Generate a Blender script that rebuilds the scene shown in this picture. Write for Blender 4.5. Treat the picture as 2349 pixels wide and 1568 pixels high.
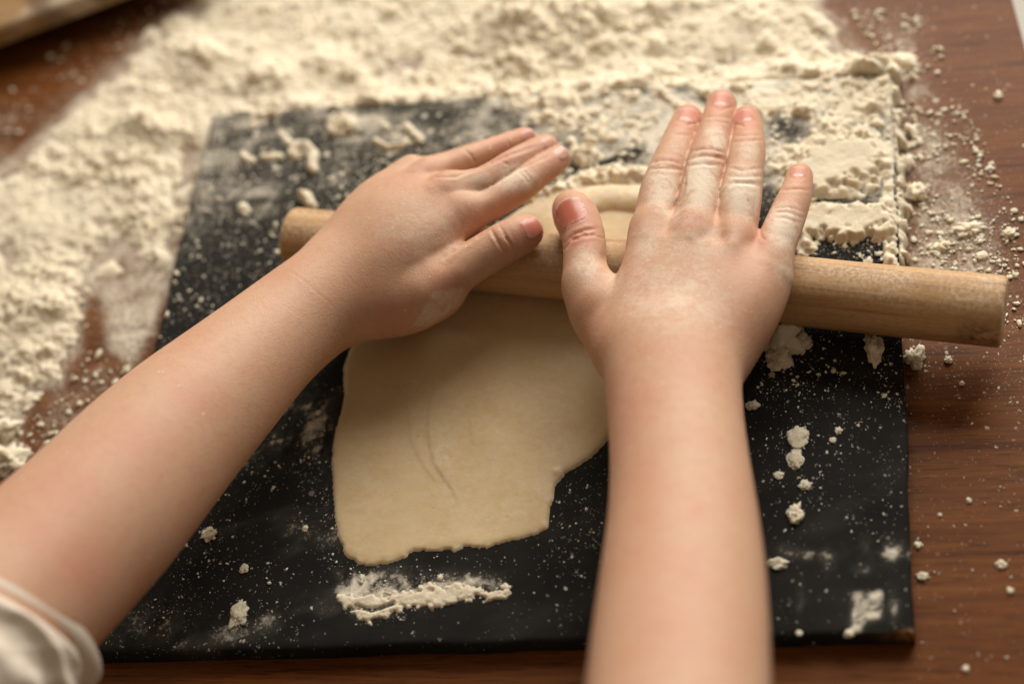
import bpy, math, random
import numpy as np
from mathutils import Vector, Matrix, noise as mnoise

for o in list(bpy.data.objects):
    bpy.data.objects.remove(o)
SC = bpy.context.scene
COL = SC.collection
rng = np.random.default_rng(7)
random.seed(7)
S = 0.01                      # all sizes below are in centimetres; S turns them into metres

# ------------------------------------------------------------------ camera
FW, FH, FPX = 2349.0, 1568.0, 2349.0 * 60 / 36
CAM_C = np.array([14.31750935, -38.72303357, 52.60054876])
ax, ay, az = [math.radians(v) for v in (36.44343361, 11.46838033, 5.11275779)]
def _rot():
    ca, sa, cb, sb, cc, sc_ = math.cos(ax), math.sin(ax), math.cos(ay), math.sin(ay), math.cos(az), math.sin(az)
    Rx = np.array([[1, 0, 0], [0, ca, -sa], [0, sa, ca]])
    Ry = np.array([[cb, 0, sb], [0, 1, 0], [-sb, 0, cb]])
    Rz = np.array([[cc, -sc_, 0], [sc_, cc, 0], [0, 0, 1]])
    return Rz @ Ry @ Rx
CAM_R = _rot()
cd = bpy.data.cameras.new('camera')
cam = bpy.data.objects.new('camera', cd)
COL.objects.link(cam)
M4 = Matrix.Identity(4)
for i in range(3):
    for j in range(3):
        M4[i][j] = CAM_R[i, j]
    M4[i][3] = CAM_C[i] * S
cam.matrix_world = M4
cd.sensor_fit = 'HORIZONTAL'
cd.sensor_width = 36
cd.lens = 60
cd.clip_start = 0.02
cd.clip_end = 30
cd.dof.use_dof = True
cd.dof.aperture_fstop = 3.7
cd.dof.focus_distance = 0.629
SC.camera = cam

# ------------------------------------------------------------------ world, lamps, exposure
w = bpy.data.worlds.new('World')
SC.world = w
w.use_nodes = True
bg = w.node_tree.nodes['Background']
bg.inputs[0].default_value = (1.0, 0.75, 0.54, 1)
bg.inputs[1].default_value = 0.16
def area(name, loc, target, sx, sy, power, col):
    ld = bpy.data.lights.new(name, 'AREA')
    ld.shape = 'RECTANGLE'; ld.size = sx; ld.size_y = sy
    ld.energy = power; ld.color = col
    ob = bpy.data.objects.new(name, ld)
    COL.objects.link(ob)
    ob.location = loc
    ob.rotation_euler = (Vector(target) - Vector(loc)).to_track_quat('-Z', 'Y').to_euler()
    return ob
area('window_light', (0.35, 1.25, 0.85), (0.0, 0.05, 0.0), 1.3, 1.1, 37.5, (1.0, 0.945, 0.865))
area('room_light', (-1.5, 0.2, 1.3), (0, 0, 0), 1.2, 1.0, 3.0, (1.0, 0.80, 0.60))
vs = SC.view_settings
vs.view_transform = 'Standard'
vs.look = 'None'
vs.exposure = 0.13
vs.gamma = 1.0
SC.cycles.use_denoising = True
SC.cycles.max_bounces = 6

# ------------------------------------------------------------------ helpers
def at(px, py, z):
    """point (cm) at height z that the camera sees at picture position (px, py)"""
    px, py, z = np.broadcast_arrays(np.asarray(px, float), np.asarray(py, float), np.asarray(z, float))
    d = np.stack([(px - FW / 2) / FPX, -(py - FH / 2) / FPX, -np.ones_like(px)], -1) @ CAM_R.T
    t = (z - CAM_C[2]) / d[..., 2]
    return CAM_C + d * t[..., None]
def proj(P):
    q = (P - CAM_C) @ CAM_R
    return np.stack([FW / 2 + FPX * q[..., 0] / -q[..., 2], FH / 2 - FPX * q[..., 1] / -q[..., 2]], -1)
def depth(P):
    return -((P - CAM_C) @ CAM_R)[..., 2]

def mesh_np(name, V, F, mat=None, smooth=True, attrs=None):
    """V (n,3) in cm, F (m,3|4) array -> mesh"""
    V = np.asarray(V, np.float32) * S
    F = np.asarray(F, np.int32)
    me = bpy.data.meshes.new(name)
    n, k = F.shape
    me.vertices.add(len(V)); me.vertices.foreach_set('co', V.ravel())
    me.loops.add(n * k); me.loops.foreach_set('vertex_index', F.ravel())
    me.polygons.add(n)
    me.polygons.foreach_set('loop_start', np.arange(0, n * k, k, dtype=np.int32))
    me.polygons.foreach_set('loop_total', np.full(n, k, np.int32))
    me.polygons.foreach_set('use_smooth', np.full(n, smooth))
    me.update(calc_edges=True)
    for an, av in (attrs or {}).items():
        at_ = me.attributes.new(an, 'FLOAT', 'POINT')
        at_.data.foreach_set('value', np.asarray(av, np.float32).ravel())
    if mat: me.materials.append(mat)
    return me
def obj(name, me, parent=None, **props):
    o = bpy.data.objects.new(name, me)
    COL.objects.link(o)
    if parent: o.parent = parent
    for k, v in props.items(): o[k] = v
    return o

def _hash(ix, iy, seed):
    n = (ix * 374761393 + iy * 668265263 + seed * 974634777) & 0xFFFFFFFF
    n = ((n ^ (n >> 13)) * 1274126177) & 0xFFFFFFFF
    return ((n ^ (n >> 16)) & 0xFFFFFF) / float(0xFFFFFF)
def vnoise(x, y, seed=0):
    ix = np.floor(x).astype(np.int64); iy = np.floor(y).astype(np.int64)
    fx = x - ix; fy = y - iy
    fx = fx * fx * fx * (fx * (fx * 6 - 15) + 10); fy = fy * fy * fy * (fy * (fy * 6 - 15) + 10)
    a = _hash(ix, iy, seed); b = _hash(ix + 1, iy, seed); c = _hash(ix, iy + 1, seed); d = _hash(ix + 1, iy + 1, seed)
    return (a * (1 - fx) + b * fx) * (1 - fy) + (c * (1 - fx) + d * fx) * fy
def fbm(x, y, scale, octv=4, seed=0, gain=0.5):
    s = 0; a = 1; tot = 0; f = 1.0 / scale
    for i in range(octv):
        s = s + a * vnoise(x * f + 17.3 * i, y * f - 9.1 * i, seed + i)
        tot += a; a *= gain; f *= 2.03
    return s / tot
def sstep(a, b, x):
    t = np.clip((x - a) / (b - a), 0, 1)
    return t * t * (3 - 2 * t)
def poly_sd(X, Y, poly):
    """signed distance to a polygon, positive inside"""
    poly = np.asarray(poly, float)
    d2 = np.full(X.shape, 1e18); ins = np.zeros(X.shape, bool)
    n = len(poly)
    for i in range(n):
        a = poly[i]; b = poly[(i + 1) % n]
        ex, ey = b - a
        t = np.clip(((X - a[0]) * ex + (Y - a[1]) * ey) / (ex * ex + ey * ey + 1e-12), 0, 1)
        d2 = np.minimum(d2, (X - a[0] - t * ex) ** 2 + (Y - a[1] - t * ey) ** 2)
        c = (a[1] > Y) != (b[1] > Y)
        with np.errstate(divide='ignore', invalid='ignore'):
            xi = a[0] + (Y - a[1]) * ex / (ey if abs(ey) > 1e-12 else 1e-12)
        ins ^= c & (X < xi)
    d = np.sqrt(d2)
    return np.where(ins, d, -d)
def line_d(X, Y, pts):
    d2 = np.full(X.shape, 1e18)
    for a, b in zip(pts[:-1], pts[1:]):
        ex, ey = b[0] - a[0], b[1] - a[1]
        t = np.clip(((X - a[0]) * ex + (Y - a[1]) * ey) / (ex * ex + ey * ey + 1e-12), 0, 1)
        d2 = np.minimum(d2, (X - a[0] - t * ex) ** 2 + (Y - a[1] - t * ey) ** 2)
    return np.sqrt(d2)
def grid_faces(nx, ny):
    i = np.arange(nx * ny).reshape(ny, nx)
    return np.stack([i[:-1, :-1], i[:-1, 1:], i[1:, 1:], i[1:, :-1]], -1).reshape(-1, 4)
def compact(V, F, attrs=None):
    used = np.unique(F)
    m = np.full(len(V), -1, np.int64); m[used] = np.arange(len(used))
    return V[used], m[F], {k: np.asarray(v)[used] for k, v in (attrs or {}).items()}

# ------------------------------------------------------------------ materials
def new_mat(name):
    m = bpy.data.materials.new(name)
    m.use_nodes = True
    return m, m.node_tree, m.node_tree.nodes['Principled BSDF']
class NB:
    def __init__(self, nt): self.nt = nt
    def n(self, t, **kw):
        nd = self.nt.nodes.new(t)
        for k, v in kw.items(): setattr(nd, k, v)
        return nd
    def link(self, a, b): self.nt.links.new(a, b)
    def coord(self, scale=(1, 1, 1), rot=(0, 0, 0)):
        tc = self.n('ShaderNodeTexCoord'); mp = self.n('ShaderNodeMapping')
        mp.inputs['Scale'].default_value = scale; mp.inputs['Rotation'].default_value = rot
        self.link(tc.outputs['Object'], mp.inputs['Vector'])
        return mp.outputs['Vector']
    def noise(self, vec, scale, detail=4, rough=0.55, dist=0.0):
        nd = self.n('ShaderNodeTexNoise')
        nd.inputs['Scale'].default_value = scale; nd.inputs['Detail'].default_value = detail
        nd.inputs['Roughness'].default_value = rough; nd.inputs['Distortion'].default_value = dist
        self.link(vec, nd.inputs['Vector'])
        return nd.outputs['Fac']
    def ramp(self, fac, stops):
        nd = self.n('ShaderNodeValToRGB')
        el = nd.color_ramp.elements
        while len(el) < len(stops): el.new(0.5)
        for e, (p, c) in zip(el, stops):
            e.position = p
            e.color = (c, c, c, 1) if not isinstance(c, tuple) else (*c, 1)
        self.link(fac, nd.inputs['Fac'])
        return nd.outputs['Color']
    def math(self, op, a, b=None, clamp=False):
        nd = self.n('ShaderNodeMath', operation=op); nd.use_clamp = clamp
        for i, v in enumerate((a, b)):
            if v is None: continue
            if isinstance(v, (int, float)): nd.inputs[i].default_value = v
            else: self.link(v, nd.inputs[i])
        return nd.outputs[0]
    def mix(self, fac, a, b, mode='MIX'):
        nd = self.n('ShaderNodeMix', data_type='RGBA', blend_type=mode)
        for i, v in ((0, fac), (6, a), (7, b)):
            if isinstance(v, (int, float)): nd.inputs[i].default_value = v
            elif isinstance(v, tuple): nd.inputs[i].default_value = (*v, 1)
            else: self.link(v, nd.inputs[i])
        return nd.outputs[2]
    def attr(self, name):
        nd = self.n('ShaderNodeAttribute', attribute_name=name)
        return nd.outputs['Fac']
    def bump(self, h, strength, dist, normal=None):
        nd = self.n('ShaderNodeBump')
        nd.inputs['Strength'].default_value = strength; nd.inputs['Distance'].default_value = dist
        self.link(h, nd.inputs['Height'])
        if normal: self.link(normal, nd.inputs['Normal'])
        return nd.outputs['Normal']
    def specks(self, vec, scale, dens, rmax=0.42):
        """round flour specks: one per voronoi cell, present where dens is above the cell's own random value"""
        v = self.n('ShaderNodeTexVoronoi'); v.inputs['Scale'].default_value = scale
        self.link(vec, v.inputs['Vector'])
        sep = self.n('ShaderNodeSeparateColor'); self.link(v.outputs['Color'], sep.inputs[0])
        on = self.math('LESS_THAN', sep.outputs[0], dens)
        r = self.math('MULTIPLY', self.math('POWER', sep.outputs[1], 2.0), rmax)
        r = self.math('ADD', r, 0.06)
        edge = self.math('SUBTRACT', r, v.outputs['Distance'])
        edge = self.math('MULTIPLY', edge, 9.0, clamp=True)
        br = self.math('ADD', self.math('MULTIPLY', sep.outputs[2], 0.75), 0.15)
        return self.math('MULTIPLY', self.math('MULTIPLY', on, edge), br)

FLOUR_C = (0.80, 0.735, 0.60)
def make_flour():
    m, nt, p = new_mat('flour'); b = NB(nt)
    v = b.coord()
    n1 = b.noise(v, 900, 3)
    n2 = b.noise(v, 90, 3)
    c = b.mix(n2, (0.80, 0.735, 0.595), (0.78, 0.68, 0.49))
    b.link(c, p.inputs['Base Color'])
    p.inputs['Roughness'].default_value = 1.0
    p.inputs['Specular IOR Level'].default_value = 0.1
    p.inputs['Subsurface Weight'].default_value = 0.4
    p.inputs['Subsurface Radius'].default_value = (1, 0.7, 0.4)
    p.inputs['Subsurface Scale'].default_value = 0.002
    b.link(b.bump(n1, 0.5, 0.0006), p.inputs['Normal'])
    return m
M_FLOUR = make_flour()

def dust_layer(b, vec, base, rough, dens_film, dens_speck):
    """mix flour film and specks over a base colour"""
    fn = b.noise(vec, 620, 6, 0.8)
    fn2 = b.noise(vec, 75, 4, 0.65, 0.6)
    fnn = b.math('ADD', b.math('MULTIPLY', fn, 0.55), b.math('MULTIPLY', fn2, 0.45))
    nn = b.math('ADD', b.math('MULTIPLY', b.math('SUBTRACT', fnn, 0.5), 2.6), 0.5)
    f = b.math('MULTIPLY', b.math('ADD', b.math('SUBTRACT', nn, 1.0), b.math('MULTIPLY', dens_film, 1.1)), 1.7, clamp=True)
    f = b.math('MULTIPLY', f, 0.85)
    f = b.math('ADD', f, b.math('MULTIPLY', b.math('POWER', dens_film, 1.5), 0.16), clamp=True)
    jit = b.n('ShaderNodeVectorMath', operation='MULTIPLY_ADD')
    nz = b.n('ShaderNodeTexNoise'); nz.inputs['Scale'].default_value = 900; b.link(vec, nz.inputs['Vector'])
    b.link(nz.outputs['Color'], jit.inputs[0]); jit.inputs[1].default_value = (0.0016, 0.0022, 0); b.link(vec, jit.inputs[2])
    v2 = jit.outputs[0]
    s1 = b.specks(v2, 330, b.math('MULTIPLY', b.math('POWER', dens_speck, 2.0), 0.8), 0.5)
    s2 = b.specks(v2, 800, b.math('MULTIPLY', dens_speck, 0.8), 0.5)
    s3 = b.specks(v2, 1700, dens_speck, 0.55)
    s2 = b.math('MULTIPLY', s2, 0.9)
    s3 = b.math('MULTIPLY', s3, 0.6)
    s = b.math('MAXIMUM', s1, b.math('MAXIMUM', s2, s3))
    tot = b.math('MAXIMUM', f, s, clamp=True)
    col = b.mix(tot, base, FLOUR_C)
    r = b.mix(tot, rough, (1.0, 1.0, 1.0))
    return col, r, tot

def make_table():
    m, nt, p = new_mat('table_wood'); b = NB(nt)
    v = b.coord()
    vg = b.coord(scale=(1.0, 22, 1), rot=(0, 0, math.radians(-2.5)))
    vg2 = b.coord(scale=(0.5, 9, 1), rot=(0, 0, math.radians(-4)))
    g1 = b.noise(vg, 22, 6, 0.65, 0.4)
    g2 = b.noise(vg2, 14, 3, 0.5, 0.6)
    g3 = b.noise(b.coord(scale=(3.0, 60, 1), rot=(0, 0, math.radians(-2.5))), 24, 3, 0.6)
    t = b.math('ADD', b.math('MULTIPLY', g1, 0.6), b.math('MULTIPLY', g2, 0.4))
    c = b.ramp(t, [(0.30, (0.056, 0.017, 0.004)), (0.45, (0.135, 0.043, 0.0095)), (0.58, (0.182, 0.064, 0.0145)), (0.75, (0.23, 0.091, 0.023))])
    pores = b.ramp(g3, [(0.34, 0.45), (0.44, 1.0)])
    c = b.mix(1.0, c, pores, 'MULTIPLY')
    col, r, tot = dust_layer(b, v, c, (0.48, 0.48, 0.48), b.attr('film'), b.attr('speck'))
    b.link(col, p.inputs['Base Color']); b.link(r, p.inputs['Roughness'])
    p.inputs['Specular IOR Level'].default_value = 0.12
    b.link(b.bump(b.math('ADD', tot, b.math('MULTIPLY', g3, 0.25)), 0.35, 0.0005), p.inputs['Normal'])
    return m
M_TABLE = make_table()
def make_board():
    m, nt, p = new_mat('black_paint'); b = NB(nt)
    v = b.coord()
    n1 = b.noise(v, 30, 4); n2 = b.noise(b.coord(scale=(4, 60, 20)), 20, 3)
    base = b.ramp(n1, [(0.3, (0.010, 0.010, 0.0095)), (0.7, (0.020, 0.0195, 0.018))])
    chip = b.math('MULTIPLY', b.attr('chip'), b.ramp(b.noise(v, 500, 3), [(0.35, 0.0), (0.5, 1.0)]))
    base = b.mix(chip, base, (0.50, 0.24, 0.07))
    col, r, tot = dust_layer(b, v, base, (0.8, 0.8, 0.8), b.attr('film'), b.attr('speck'))
    b.link(col, p.inputs['Base Color']); b.link(r, p.inputs['Roughness'])
    p.inputs['Specular IOR Level'].default_value = 0.06
    b.link(b.bump(b.math('ADD', b.math('MULTIPLY', tot, 1.0), b.math('MULTIPLY', n2, 0.15)), 0.4, 0.0005), p.inputs['Normal'])
    return m
M_BOARD = make_board()
def make_pin_wood():
    m, nt, p = new_mat('beech_wood'); b = NB(nt)
    g = b.noise(b.coord(scale=(0.9, 20, 20)), 20, 5, 0.6, 0.8)
    g2 = b.noise(b.coord(scale=(0.45, 6, 6)), 14, 3, 0.5, 1.2)
    fl = b.noise(b.coord(scale=(14, 60, 60)), 30, 2)
    t = b.math('ADD', b.math('MULTIPLY', g, 0.45), b.math('MULTIPLY', g2, 0.55))
    c = b.ramp(t, [(0.30, (0.22, 0.105, 0.034)), (0.44, (0.47, 0.27, 0.11)), (0.57, (0.58, 0.365, 0.17)), (0.70, (0.34, 0.18, 0.068))])
    c = b.mix(b.ramp(fl, [(0.36, 0.45), (0.45, 0.0)]), c, (0.36, 0.20, 0.10))
    st = b.math('MULTIPLY', b.attr('stain'), b.ramp(b.noise(b.coord(scale=(1, 1.6, 1.6)), 260, 5, 0.7), [(0.38, 0.0), (0.62, 1.0)]))
    c = b.mix(st, c, (0.055, 0.05, 0.045))
    fl_ = b.math('MULTIPLY', b.attr('flour'), b.ramp(b.noise(b.coord(), 700, 4, 0.7), [(0.42, 0.0), (0.62, 1.0)]))
    c = b.mix(fl_, c, FLOUR_C)
    b.link(c, p.inputs['Base Color'])
    p.inputs['Roughness'].default_value = 0.6
    p.inputs['Specular IOR Level'].default_value = 0.3
    b.link(b.bump(g, 0.15, 0.0006), p.inputs['Normal'])
    return m
M_PIN = make_pin_wood()
def make_dough():
    m, nt, p = new_mat('dough'); b = NB(nt)
    v = b.coord()
    n1 = b.noise(v, 38, 3); n2 = b.noise(v, 420, 3, 0.6)
    c = b.ramp(n1, [(0.3, (0.64, 0.475, 0.245)), (0.7, (0.71, 0.55, 0.315))])
    sp = b.specks(v, 420, 0.10, 0.35)
    c = b.mix(b.math('MULTIPLY', sp, 0.35), c, (0.36, 0.22, 0.09))
    fl = b.math('MULTIPLY', b.attr('flour'), b.ramp(b.noise(v, 330, 5, 0.7), [(0.40, 0.0), (0.66, 1.0)]))
    c = b.mix(fl, c, FLOUR_C)
    b.link(c, p.inputs['Base Color'])
    p.inputs['Roughness'].default_value = 0.5
    p.inputs['Specular IOR Level'].default_value = 0.32
    p.inputs['Subsurface Weight'].default_value = 0.2
    p.inputs['Subsurface Radius'].default_value = (1, 0.6, 0.25)
    p.inputs['Subsurface Scale'].default_value = 0.003
    b.link(b.bump(n2, 0.25, 0.0004), p.inputs['Normal'])
    return m
M_DOUGH = make_dough()
def make_skin():
    m, nt, p = new_mat('skin'); b = NB(nt)
    v = b.coord()
    n1 = b.noise(v, 45, 3, 0.5); n2 = b.noise(v, 1500, 3, 0.6); n3 = b.noise(v, 12, 2)
    c = b.mix(n3, (0.595, 0.37, 0.24), (0.625, 0.395, 0.26))
    mott = b.ramp(n1, [(0.40, 0.0), (0.70, 0.32)])
    c = b.mix(mott, c, (0.57, 0.235, 0.15))
    n4 = b.noise(v, 300, 5, 0.7)
    c = b.mix(b.ramp(n4, [(0.46, 0.0), (0.68, 0.35)]), c, (0.53, 0.25, 0.16))
    red = b.math('MULTIPLY', b.attr('red'), 0.9, clamp=True)
    c = b.mix(red, c, (0.54, 0.17, 0.115))
    # flour caught on the skin: dusty film plus grains in the fine relief
    fa = b.attr('flour')
    fn = b.noise(b.coord(), 800, 6, 0.9)
    f = b.math('ADD', fn, b.math('SUBTRACT', b.math('MULTIPLY', fa, 0.68), 0.76))
    pt = b.math('MULTIPLY', b.math('SUBTRACT', b.noise(v, 170, 4, 0.65, 0.8), 0.5), 1.3)
    f = b.math('ADD', f, b.math('MULTIPLY', pt, fa))
    f = b.math('ADD', f, b.math('MULTIPLY', fa, 0.06))
    f = b.math('MULTIPLY', f, 3.4, clamp=True)
    f = b.math('MULTIPLY', f, b.math('MULTIPLY', fa, 0.95, clamp=True))
    gr = b.specks(v, 700, b.math('ADD', b.math('MULTIPLY', fa, 0.36), 0.022), 0.40)
    f = b.math('MAXIMUM', f, b.math('MULTIPLY', gr, 0.75))
    c = b.mix(f, c, (0.80, 0.70, 0.565))
    b.link(c, p.inputs['Base Color'])
    b.link(b.mix(f, (0.50, 0.5, 0.5), (1.0, 1.0, 1.0)), p.inputs['Roughness'])
    p.inputs['Specular IOR Level'].default_value = 0.32
    p.inputs['Subsurface Weight'].default_value = 0.28
    p.inputs['Subsurface Radius'].default_value = (1.0, 0.36, 0.18)
    p.inputs['Subsurface Scale'].default_value = 0.0024
    vo = b.n('ShaderNodeTexVoronoi'); vo.inputs['Scale'].default_value = 900
    b.link(v, vo.inputs['Vector'])
    h = b.math('ADD', b.math('MULTIPLY', vo.outputs['Distance'], 0.45), n2)
    h = b.math('ADD', h, b.math('MULTIPLY', f, 2.2))
    b.link(b.bump(h, 0.25, 0.0005), p.inputs['Normal'])
    return m
M_SKIN = make_skin()
def make_nail():
    m, nt, p = new_mat('fingernail'); b = NB(nt)
    v = b.coord()
    n = b.noise(v, 500, 4, 0.65)
    c = b.mix(b.attr('bed'), (0.72, 0.52, 0.42), (0.52, 0.155, 0.10))
    fl = b.math('MULTIPLY', b.ramp(n, [(0.50, 0.0), (0.66, 0.75)]), b.attr('rim'))
    c = b.mix(fl, c, (0.78, 0.68, 0.54))
    b.link(c, p.inputs['Base Color'])
    p.inputs['Roughness'].default_value = 0.3
    p.inputs['Specular IOR Level'].default_value = 0.45
    p.inputs['Subsurface Weight'].default_value = 0.25
    p.inputs['Subsurface Radius'].default_value = (1.0, 0.36, 0.2)
    p.inputs['Subsurface Scale'].default_value = 0.002
    return m
M_NAIL = make_nail()
def make_cloth():
    m, nt, p = new_mat('white_cotton'); b = NB(nt)
    v = b.coord()
    n = b.noise(v, 1400, 2); n2 = b.noise(v, 60, 3)
    b.link(b.mix(n2, (0.72, 0.63, 0.52), (0.78, 0.70, 0.59)), p.inputs['Base Color'])
    p.inputs['Roughness'].default_value = 0.95
    p.inputs['Specular IOR Level'].default_value = 0.1
    p.inputs['Sheen Weight'].default_value = 0.15
    b.link(b.bump(n, 0.25, 0.0003), p.inputs['Normal'])
    return m
M_CLOTH = make_cloth()
def make_tray():
    m, nt, p = new_mat('pale_wood'); b = NB(nt)
    v = b.coord()
    g = b.noise(b.coord(scale=(1, 9, 9)), 25, 4)
    c = b.ramp(g, [(0.3, (0.25, 0.14, 0.05)), (0.7, (0.38, 0.235, 0.10))])
    k = b.ramp(b.noise(v, 38, 3), [(0.54, 0.0), (0.66, 0.4)])
    c = b.mix(k, c, FLOUR_C)
    k2 = b.ramp(b.noise(b.coord(scale=(1, 1.3, 1)), 23, 2), [(0.56, 0.0), (0.64, 0.85)])
    c = b.mix(k2, c, (0.13, 0.065, 0.03))
    b.link(c, p.inputs['Base Color']); p.inputs['Roughness'].default_value = 0.7
    return m
M_TRAY = make_tray()
def make_floor():
    m, nt, p = new_mat('floor_tiles'); b = NB(nt)
    n = b.noise(b.coord(), 3, 4)
    b.link(b.mix(n, (0.52, 0.48, 0.43), (0.60, 0.56, 0.51)), p.inputs['Base Color'])
    p.inputs['Roughness'].default_value = 0.5
    return m
M_FLOOR = make_floor()
def make_edge_dark():
    m, nt, p = new_mat('table_edge'); b = NB(nt)
    b.link(b.mix(b.noise(b.coord(), 40, 3), (0.10, 0.035, 0.014), (0.15, 0.055, 0.022)), p.inputs['Base Color'])
    p.inputs['Roughness'].default_value = 0.4
    return m
M_EDGE = make_edge_dark()

# ------------------------------------------------------------------ table, board, back tray, floor
TB = 0.75                                       # board thickness; board top is z = 0
ZT = -TB                                        # table top
BC = at([486, 2045, 2099, 177], [262, 165, 1452, 1500], 0.0)[:, :2]      # board corners: back left, back right, front right, front left
def in_board(x, y):
    return poly_sd(x, y, BC)

def gauss(PX, PY, x, y, rx, ry=None):
    ry = ry or rx
    return np.exp(-((PX - x) / rx) ** 2 - ((PY - y) / ry) ** 2)

TABLE_FLOUR = [(340, 60), (470, -60), (700, -160), (1880, -160), (1900, 10), (1950, 70), (2020, 130), (2052, 200), (2066, 420), (2080, 560), (2110, 590), (2080, 640), (1500, 640), (300, 640), (215, 690), (190, 800), (165, 900), (95, 905), (60, 985), (40, 1070), (-60, 1120), (-200, 1100), (-250, 400), (-60, 380), (40, 345), (110, 270), (215, 185), (290, 110)]
# ---- table top (a finely divided sheet near the camera, carrying two dust densities)
def build_table():
    e = at([2322, 2352], [0, 112], ZT)          # right edge of the table passes through these
    d = e[0] - e[1]; d = d / np.linalg.norm(d)
    x0, y0, x1, y1, st = -34, -27, 36, 40, 0.28
    xs = np.arange(x0, x1, st); ys = np.arange(y0, y1, st)
    X, Y = np.meshgrid(xs, ys)
    # clamp the right edge
    xe = e[1][0] + (Y - e[1][1]) * d[0] / d[1]
    X = np.minimum(X, xe)
    V = np.stack([X, Y, np.full_like(X, ZT)], -1)
    Pp = proj(V); PX, PY = Pp[..., 0], Pp[..., 1]
    sd = poly_sd(PX, PY, TABLE_FLOUR)
    film = sstep(-50, 40, sd) * 0.72
    # smear left of the flour, thin film by the board's left edge
    film = np.maximum(film, 0.74 * sstep(-40, 40, poly_sd(PX, PY, [(210, 640), (420, 560), (400, 680), (350, 800), (300, 860), (230, 800)])))
    film = np.maximum(film, 0.42 * sstep(26, 4, line_d(PX, PY, [(20, 270), (90, 265), (190, 190), (260, 140), (330, 70)])))
    film = np.maximum(film, 0.5 * sstep(-60, 60, poly_sd(PX, PY, [(60, 880), (330, 780), (250, 960), (80, 1080)])))
    film = np.maximum(film, 0.42 * sstep(-50, 60, poly_sd(PX, PY, [(-60, 230), (60, 240), (40, 400), (-60, 420)])))
    # right of the board
    right = sstep(-60, 90, poly_sd(PX, PY, [(1900, -40), (2120, 60), (2160, 250), (2310, 480), (2330, 700), (2200, 720), (2060, 700), (2040, 160)]))
    film = np.maximum(film, 0.62 * right)
    film = np.maximum(film, 0.06 * sstep(-80, 60, poly_sd(PX, PY, [(2060, 700), (2400, 680), (2400, 1000), (2080, 960)])))
    speck = np.maximum(sstep(-160, 60, sd) * 0.6, 0)
    speck = np.maximum(speck, 0.95 * right)
    speck = np.maximum(speck, 0.30 * sstep(-120, 80, poly_sd(PX, PY, [(2060, 560), (2420, 480), (2420, 1000), (2080, 900)])))
    speck = np.maximum(speck, 0.13 * sstep(2040, 2140, PX) * sstep(1700, 900, PY))
    speck = np.maximum(speck, 0.5 * sstep(-40, 40, poly_sd(PX, PY, [(0, 860), (360, 760), (250, 980), (60, 1110), (-40, 1110)])))
    speck = speck * (0.45 + 1.1 * fbm(X, Y, 2.2, 3, 5))
    V = V.reshape(-1, 3)
    me = mesh_np('table_top', V, grid_faces(len(xs), len(ys)), M_TABLE, True, {'film': film, 'speck': speck})
    t = obj('table', None)
    t.location = (0, 0, 0)
    t['kind'] = 'structure'
    top = obj('table_top', me, t)
    # slab sides below the sheet
    c = [(x0, y0), (e[1][0] + (y0 - e[1][1]) * d[0] / d[1], y0), (e[1][0] + (ys[-1] - e[1][1]) * d[0] / d[1], ys[-1]), (x0, ys[-1])]
    vv = [(x, y, ZT - 0.02) for x, y in c] + [(x, y, ZT - 2.6) for x, y in c]
    ff = [(4, 5, 1, 0), (5, 6, 2, 1), (6, 7, 3, 2), (7, 4, 0, 3), (7, 6, 5, 4)]
    obj('table_edge', mesh_np('table_edge', vv, ff, M_EDGE, False), t)
    return t
build_table()
fl = mesh_np('floor', [(-300, -300, -75), (300, -300, -75), (300, 400, -75), (-300, 400, -75)], [(0, 1, 2, 3)], M_FLOOR, False)
obj('floor', fl, kind='structure')

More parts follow.
